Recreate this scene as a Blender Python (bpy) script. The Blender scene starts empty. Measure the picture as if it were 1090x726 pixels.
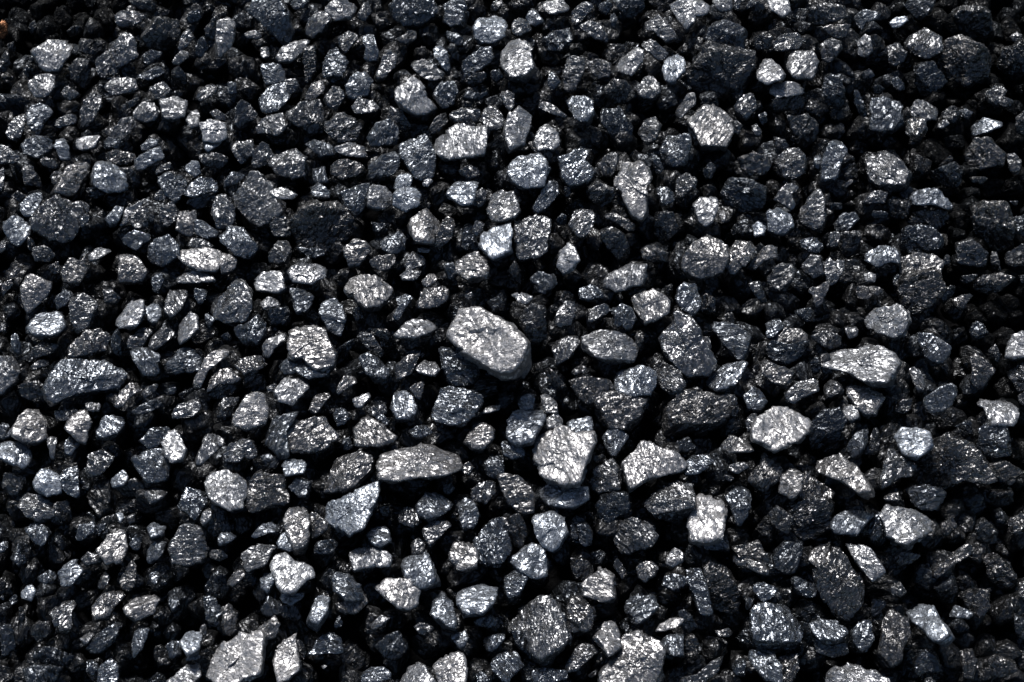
import bpy, math, re
import numpy as np
from mathutils import Vector

# ------------------------------------------------------------------ camera
S = bpy.context.scene
ELEV, DIST, LENS, SENSOR = math.radians(68), 3.0, 50.0, 36.0
PW, PH = 1090.0, 726.0                       # size of the photograph
cam_d = bpy.data.cameras.new("camera"); cam = bpy.data.objects.new("camera", cam_d)
S.collection.objects.link(cam); S.camera = cam
cam.location = (0, -DIST * math.cos(ELEV), DIST * math.sin(ELEV))
cam.rotation_euler = (math.pi / 2 - ELEV, 0, 0)
cam_d.lens = LENS; cam_d.sensor_width = SENSOR
cam_d.clip_start = 0.05; cam_d.clip_end = 500
cam_d.dof.use_dof = True; cam_d.dof.focus_distance = DIST - 0.03; cam_d.dof.aperture_fstop = 5.0

# ------------------------------------------------------------------ world, sun, exposure
SUN_EL, SUN_AZ = math.radians(42), math.radians(-14)     # behind the pile, a little to the left
sun_dir = np.array([math.sin(SUN_AZ) * math.cos(SUN_EL), math.cos(SUN_AZ) * math.cos(SUN_EL), math.sin(SUN_EL)])
W = bpy.data.worlds.new("World"); S.world = W; W.use_nodes = True
nt = W.node_tree; bg = nt.nodes["Background"]
sky = nt.nodes.new("ShaderNodeTexSky"); sky.sky_type = 'NISHITA'; sky.sun_disc = False
sky.sun_elevation = SUN_EL; sky.sun_rotation = SUN_AZ
nt.links.new(sky.outputs[0], bg.inputs[0]); bg.inputs[1].default_value = 0.05
sd = bpy.data.lights.new("sun", 'SUN'); sd.energy = 3.2; sd.angle = math.radians(12); sd.color = (1.0, 0.98, 0.955)
so = bpy.data.objects.new("sun", sd); S.collection.objects.link(so)
so.rotation_euler = Vector(sun_dir).to_track_quat('Z', 'Y').to_euler()
S.view_settings.view_transform = 'Standard'; S.view_settings.look = 'None'
S.view_settings.exposure = 1.12; S.view_settings.gamma = 1.0; S.view_settings.use_curve_mapping = False

# ------------------------------------------------------------------ materials
def new_mat(name):
    m = bpy.data.materials.new(name); m.use_nodes = True
    return m, m.node_tree, m.node_tree.nodes["Principled BSDF"]

FAC1, FAC2 = 0.50, 0.10
def coal_material():
    m, t, b = new_mat("coal")
    N, L = t.nodes, t.links
    def nd(k, **kw):
        n = N.new(k)
        for a, v in kw.items(): setattr(n, a, v)
        return n
    def math_(op, a, bb, clamp=False):
        n = nd("ShaderNodeMath", operation=op); n.use_clamp = clamp
        for i, x in enumerate((a, bb)):
            if x is None: continue
            if isinstance(x, (int, float)): n.inputs[i].default_value = x
            else: L.new(x, n.inputs[i])
        return n.outputs[0]
    def noise(scale, detail, rough, vec=None, dist=0.0):
        n = nd("ShaderNodeTexNoise"); n.inputs["Scale"].default_value = scale
        n.inputs["Detail"].default_value = detail; n.inputs["Roughness"].default_value = rough
        n.inputs["Distortion"].default_value = dist
        L.new(vec, n.inputs["Vector"]); return n.outputs["Fac"]
    at = nd("ShaderNodeAttribute", attribute_name="lump"); # r,g,b tint * albedo
    gl = nd("ShaderNodeAttribute", attribute_name="finish")   # r gloss, g grain, b seed
    sp = nd("ShaderNodeSeparateColor"); L.new(gl.outputs["Color"], sp.inputs[0])
    geo = nd("ShaderNodeNewGeometry")
    off = nd("ShaderNodeVectorMath", operation='MULTIPLY_ADD')
    L.new(gl.outputs["Vector"], off.inputs[0]); off.inputs[1].default_value = (0.0, 0.0, 3.0)
    L.new(geo.outputs["Position"], off.inputs[2])
    # bedding: layers run in a direction of their own on each lump
    P = off.outputs[0]
    mp = nd("ShaderNodeMapping"); mp.inputs["Scale"].default_value = (1, 2.3, 1)
    vr = nd("ShaderNodeVectorRotate", rotation_type='AXIS_ANGLE'); vr.inputs["Axis"].default_value = (0.45, 0.3, 0.84)
    L.new(P, vr.inputs["Vector"]); L.new(math_('MULTIPLY', sp.outputs[2], 6.283), vr.inputs["Angle"])
    L.new(vr.outputs[0], mp.inputs["Vector"])
    n1 = noise(70, 4, 0.65, mp.outputs[0], 0.4)
    n2 = noise(260, 3, 0.7, P)
    n3 = noise(900, 2, 0.6, P)
    v = nd("ShaderNodeTexVoronoi", feature='DISTANCE_TO_EDGE'); v.inputs["Scale"].default_value = 75
    wob = nd("ShaderNodeTexNoise"); wob.inputs["Scale"].default_value = 60; wob.inputs["Detail"].default_value = 3
    L.new(P, wob.inputs["Vector"])
    wm = nd("ShaderNodeVectorMath", operation='MULTIPLY_ADD'); L.new(wob.outputs["Color"], wm.inputs[0])
    wm.inputs[1].default_value = (0.02, 0.02, 0.02); L.new(mp.outputs[0], wm.inputs[2])
    L.new(wm.outputs[0], v.inputs["Vector"])
    crack = nd("ShaderNodeMapRange"); L.new(v.outputs["Distance"], crack.inputs[0])
    crack.inputs[1].default_value = 0.0; crack.inputs[2].default_value = 0.06
    vc = nd("ShaderNodeTexVoronoi", feature='F1'); vc.inputs["Scale"].default_value = 210; L.new(P, vc.inputs["Vector"])
    sc = nd("ShaderNodeSeparateColor"); L.new(vc.outputs["Color"], sc.inputs[0])
    # base colour: grey coal with blacker bright-coal bands and pits, dusty grain on top
    pit = nd("ShaderNodeMapRange"); L.new(n1, pit.inputs[0]); pit.inputs[1].default_value = 0.36; pit.inputs[2].default_value = 0.60
    pit.inputs[3].default_value = 0.30; pit.inputs[4].default_value = 1.25
    gr = nd("ShaderNodeMapRange"); L.new(n2, gr.inputs[0]); gr.inputs[1].default_value = 0.36; gr.inputs[2].default_value = 0.66
    gr.inputs[3].default_value = 0.7; gr.inputs[4].default_value = 1.25
    k = math_('MULTIPLY', pit.outputs[0], gr.outputs[0])
    cr2 = nd("ShaderNodeMapRange"); L.new(crack.outputs[0], cr2.inputs[0]); cr2.inputs[3].default_value = 0.25; cr2.inputs[4].default_value = 1.0
    v2 = nd("ShaderNodeTexVoronoi", feature='DISTANCE_TO_EDGE'); v2.inputs["Scale"].default_value = 190; L.new(wm.outputs[0], v2.inputs["Vector"])
    c2 = nd("ShaderNodeMapRange"); L.new(v2.outputs["Distance"], c2.inputs[0]); c2.inputs[2].default_value = 0.07
    c2.inputs[3].default_value = 0.45; c2.inputs[4].default_value = 1.0
    # a crack hides its own gloss as well: fewer reflections from inside it
    hide = math_('MULTIPLY', cr2.outputs[0], c2.outputs[0])
    k = math_('MULTIPLY', k, c2.outputs[0])
    k = math_('MULTIPLY', k, cr2.outputs[0])
    mul = nd("ShaderNodeVectorMath", operation='SCALE'); L.new(at.outputs["Color"], mul.inputs[0]); L.new(k, mul.inputs["Scale"])
    L.new(mul.outputs[0], b.inputs["Base Color"])
    # gloss: varies by grain cell so that it glitters
    ro = math_('MULTIPLY', sc.outputs[0], 0.08)
    ro = math_('ADD', ro, sp.outputs[0])
    L.new(ro, b.inputs["Roughness"])
    b.inputs["IOR"].default_value = 1.85; L.new(math_('MULTIPLY', sp.outputs[1], hide), b.inputs["Specular IOR Level"])
    tn = nd("ShaderNodeVectorMath", operation='ADD'); L.new(at.outputs["Color"], tn.inputs[0]); tn.inputs[1].default_value = (0, 0, 0)
    nrm = nd("ShaderNodeVectorMath", operation='NORMALIZE'); L.new(at.outputs["Color"], nrm.inputs[0])
    s17 = nd("ShaderNodeVectorMath", operation='SCALE'); L.new(nrm.outputs[0], s17.inputs[0]); s17.inputs["Scale"].default_value = 1.70
    L.new(s17.outputs[0], b.inputs["Specular Tint"])
    # relief, in metres: small tilted cleavage facets, layers, fine grain, cracks
    def facets(scale, k, vec):
        q = nd("ShaderNodeTexVoronoi", feature='F1'); q.inputs["Scale"].default_value = scale; L.new(vec, q.inputs["Vector"])
        d = nd("ShaderNodeVectorMath", operation='SUBTRACT'); L.new(vec, d.inputs[0]); L.new(q.outputs["Position"], d.inputs[1])
        c = nd("ShaderNodeVectorMath", operation='SUBTRACT'); L.new(q.outputs["Color"], c.inputs[0]); c.inputs[1].default_value = (.5, .5, .5)
        dt = nd("ShaderNodeVectorMath", operation='DOT_PRODUCT'); L.new(d.outputs[0], dt.inputs[0]); L.new(c.outputs[0], dt.inputs[1])
        return math_('MULTIPLY', dt.outputs["Value"], k)
    h = math_('ADD', facets(64, FAC1, wm.outputs[0]), facets(260, FAC2, P))
    nb = noise(48, 1.5, 0.4, mp.outputs[0], 0.3)
    h = math_('ADD', h, math_('MULTIPLY', nb, 0.0060))
    h = math_('ADD', h, math_('MULTIPLY', n2, 0.00005))
    h = math_('ADD', h, math_('MULTIPLY', n3, 0.00001))
    h = math_('ADD', h, math_('MULTIPLY', crack.outputs[0], 0.0010))
    bs = nd("ShaderNodeMapRange"); L.new(sp.outputs[1], bs.inputs[0]); bs.inputs[1].default_value = 0.5; bs.inputs[2].default_value = 1.0
    bs.inputs[3].default_value = 1.0; bs.inputs[4].default_value = 0.42
    h = math_('MULTIPLY', h, bs.outputs[0])
    bp = nd("ShaderNodeBump"); bp.inputs["Strength"].default_value = 1.0; bp.inputs["Distance"].default_value = 1.0
    L.new(h, bp.inputs["Height"]); L.new(bp.outputs[0], b.inputs["Normal"])
    return m
COAL = coal_material()

def plain(name, rgb, rough, nscale, bump):
    m, t, b = new_mat(name)
    g = t.nodes.new("ShaderNodeNewGeometry")
    n = t.nodes.new("ShaderNodeTexNoise"); n.inputs["Scale"].default_value = nscale; n.inputs["Detail"].default_value = 6
    t.links.new(g.outputs["Position"], n.inputs["Vector"])
    r = t.nodes.new("ShaderNodeMapRange"); t.links.new(n.outputs["Fac"], r.inputs[0]); r.inputs[3].default_value = 0.4; r.inputs[4].default_value = 1.6
    s = t.nodes.new("ShaderNodeVectorMath"); s.operation = 'SCALE'; s.inputs[0].default_value = rgb
    t.links.new(r.outputs[0], s.inputs["Scale"]); t.links.new(s.outputs[0], b.inputs["Base Color"])
    b.inputs["Roughness"].default_value = rough
    b.inputs["Specular IOR Level"].default_value = 0.05
    p = t.nodes.new("ShaderNodeBump"); p.inputs["Distance"].default_value = bump
    t.links.new(n.outputs["Fac"], p.inputs["Height"]); t.links.new(p.outputs[0], b.inputs["Normal"])
    return m

# ------------------------------------------------------------------ the pile's surface
FPX = LENS / SENSOR * PW                     # focal length in photo pixels
C0 = np.array(cam.location)
RIGHT = np.array([1.0, 0, 0]); UP = np.array([0, math.sin(ELEV), math.cos(ELEV)]); FWD = np.array([0, math.cos(ELEV), -math.sin(ELEV)])
def ray(px, py):
    d = RIGHT * (px - PW / 2) / FPX - UP * (py - PH / 2) / FPX + FWD
    return d / np.linalg.norm(d)
def corner(x, y):                            # the pile falls away past its two far corners
    a = np.maximum(0, -0.59 * x + y - 1.44); b = np.maximum(0, 0.9 * x + y - 1.78)
    return (a + b) * 0.35
def surf(x, y):
    return -0.022 * (x * x + y * y) + 0.018 * np.sin(x * 5.1 + 1) * np.sin(y * 4.3) - 0.55 * np.minimum(corner(x, y), 0.9)
def hit(px, py, lift):
    d = ray(px, py); t = -C0[2] / d[2]
    for _ in range(12):
        p = C0 + d * t
        t += (surf(p[0], p[1]) + lift - p[2]) / d[2]
    return C0 + d * t

# ------------------------------------------------------------------ numpy helpers
def ico(level):
    bpy_me = bpy.data.meshes.new("tmp")
    import bmesh
    bm = bmesh.new(); bmesh.ops.create_icosphere(bm, subdivisions=level, radius=1.0)
    v = np.array([q.co[:] for q in bm.verts]); v /= np.linalg.norm(v, axis=1)[:, None]
    f = np.array([[l.index for l in q.verts] for q in bm.faces], dtype=np.int32)
    bm.free(); bpy.data.meshes.remove(bpy_me)
    return v, f
ICO = {k: ico(k) for k in (3, 4, 5, 6)}      # 162, 642, 2562, 10242 vertices
def vnoise(p, seed):
    i = np.floor(p).astype(np.int64); f = p - i; f = f * f * (3 - 2 * f)
    def hsh(a, b, c):
        n = (a * 374761393 + b * 668265263 + c * 2147483647 + seed * 1274126177) & 0xffffffff
        n = ((n ^ (n >> 13)) * 1274126177) & 0xffffffff
        return ((n ^ (n >> 16)) & 0xffff) / 32767.5 - 1
    r = 0
    for dx in (0, 1):
        for dy in (0, 1):
            for dz in (0, 1):
                w = (f[:, 0] if dx else 1 - f[:, 0]) * (f[:, 1] if dy else 1 - f[:, 1]) * (f[:, 2] if dz else 1 - f[:, 2])
                r = r + w * hsh(i[:, 0] + dx, i[:, 1] + dy, i[:, 2] + dz)
    return r

def polar(poly):
    """distance from the centre to the outline for 180 directions, the corners a little worn"""
    th = np.linspace(-math.pi, math.pi, 181)[:-1]
    out = np.zeros(180)
    A = poly; B = np.roll(poly, -1, axis=0)
    for i, t in enumerate(th):
        d = np.array([math.cos(t), math.sin(t)]); e = B - A
        den = d[0] * e[:, 1] - d[1] * e[:, 0]
        den = np.where(abs(den) < 1e-12, 1e-12, den)
        s = (A[:, 0] * e[:, 1] - A[:, 1] * e[:, 0]) / den
        u = (A[:, 0] * d[1] - A[:, 1] * d[0]) / den
        ok = (s > 0) & (u >= -1e-6) & (u <= 1 + 1e-6)
        out[i] = s[ok].max() if ok.any() else 0
    bad = out <= 0
    if bad.any(): out[bad] = out[~bad].mean()
    k = np.array([0.0, 0.4, 3, 0.4, 0.0]); k /= k.sum()
    pad = np.concatenate([out[-2:], out, out[:2]])
    return np.convolve(pad, k, 'valid')

def lump_shape(rho, thick, main, rng, level, facets=5, pn=55, rough=1.0, tilt=(35, 68), cut=(0.72, 0.9), split=2, down=None, under=(0.8, 0.9)):
    """a broken lump of coal in its own (right, up, towards viewer) frame.
    rho: outline radii; main: normal of its largest cleavage face."""
    D, F = ICO[level]
    th = np.arctan2(D[:, 1], D[:, 0]); x = (th + math.pi) / (2 * math.pi) * 180
    i0 = np.floor(x).astype(int) % 180; fr = x - np.floor(x)
    R = rho[i0] * (1 - fr) + rho[(i0 + 1) % 180] * fr
    dxy = np.hypot(D[:, 0], D[:, 1]); dz = D[:, 2]
    rm = rho.mean()
    g = [(dxy / R + np.where(dz > 0, 0.05, 0.16) * np.abs(dz) / thick)]
    def plane(n, h): g.append(np.maximum(0, D @ n) / h)
    sl = math.sqrt(max(0, 1 - main[2] ** 2)) / main[2]
    mdir = math.atan2(main[1], main[0]); ri = rho[int((mdir + math.pi) / (2 * math.pi) * 180) % 180]
    t = max(thick, sl * ri * 0.60)
    plane(main, t * main[2])
    for k in range(split):                   # the big face is broken into a few that lean apart
        ax = rng.normal(size=3); ax -= main * (ax @ main); ax /= np.linalg.norm(ax)
        q = math.radians(rng.uniform(9, 22)); n = main * math.cos(q) + ax * math.sin(q)
        off = t * n[2] + 0.10 * rm * rng.uniform(-1, 0.8)
        plane(n, max(off, 0.2 * rm))
    body = D / np.maximum(g[0], g[1])[:, None]
    for k in range(facets):
        a = rng.uniform(0, 2 * math.pi); c = math.radians(rng.uniform(*tilt))
        n = np.array([math.cos(a) * math.sin(c), math.sin(a) * math.sin(c), math.cos(c)])
        plane(n, (body @ n).max() * rng.uniform(*cut))
    if down is not None: plane(down, (body @ down).max() * rng.uniform(*under))
    for k in range(7):                       # the underside
        a = rng.uniform(0, 2 * math.pi); c = math.radians(rng.uniform(100, 180))
        n = np.array([math.cos(a) * math.sin(c), math.sin(a) * math.sin(c), math.cos(c)])
        rr = rho[int((a + math.pi) / (2 * math.pi) * 180) % 180]
        plane(n, (rr * math.sin(c) * 0.9 + thick * 0.9 * -math.cos(c)) * rng.uniform(0.85, 1.1))
    G = np.array(g); r = (G ** pn).sum(0) ** (-1 / pn)
    P = D * r[:, None]
    # conchoidal chips: small cells, each stepped and tilted
    sd_ = int(rng.integers(1 << 20))
    for cells, amp in ((12, 0.055), (46, 0.026), (160, 0.011)):
        if (level <= 4 and cells > 50) or (level <= 5 and cells > 120): continue
        c = P[rng.integers(len(P), size=cells)]
        q = P + 0.10 * rm * np.stack([vnoise(P * 5 / rm + 9 * j, sd_ + j) for j in range(3)], 1)
        d2 = (c ** 2).sum(1)[None, :] - 2 * q @ c.T
        nearest = np.argmin(d2, axis=1)
        tl = rng.normal(size=(cells, 3)); st = rng.uniform(-1, 0.5, cells)
        dd = np.einsum('ij,ij->i', P - c[nearest], tl[nearest]) / rm * (1.8 * (cells / 12) ** 0.5) + st[nearest]
        P = P + D * (np.clip(dd, -1.5, 1.1) * amp * rough * rm)[:, None]
    fq = 1 / rm
    nn = 0.022 * vnoise(P * fq * 3.1 + 5, sd_) + 0.014 * vnoise(P * fq * 8 + 5, sd_ + 7)
    if level >= 5: nn = nn + 0.013 * vnoise(P * fq * 19, sd_ + 3)
    if level >= 6: nn = nn + 0.007 * vnoise(P * fq * 42, sd_ + 4)
    P += D * (nn * rough * rm)[:, None]
    return P, F

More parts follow.
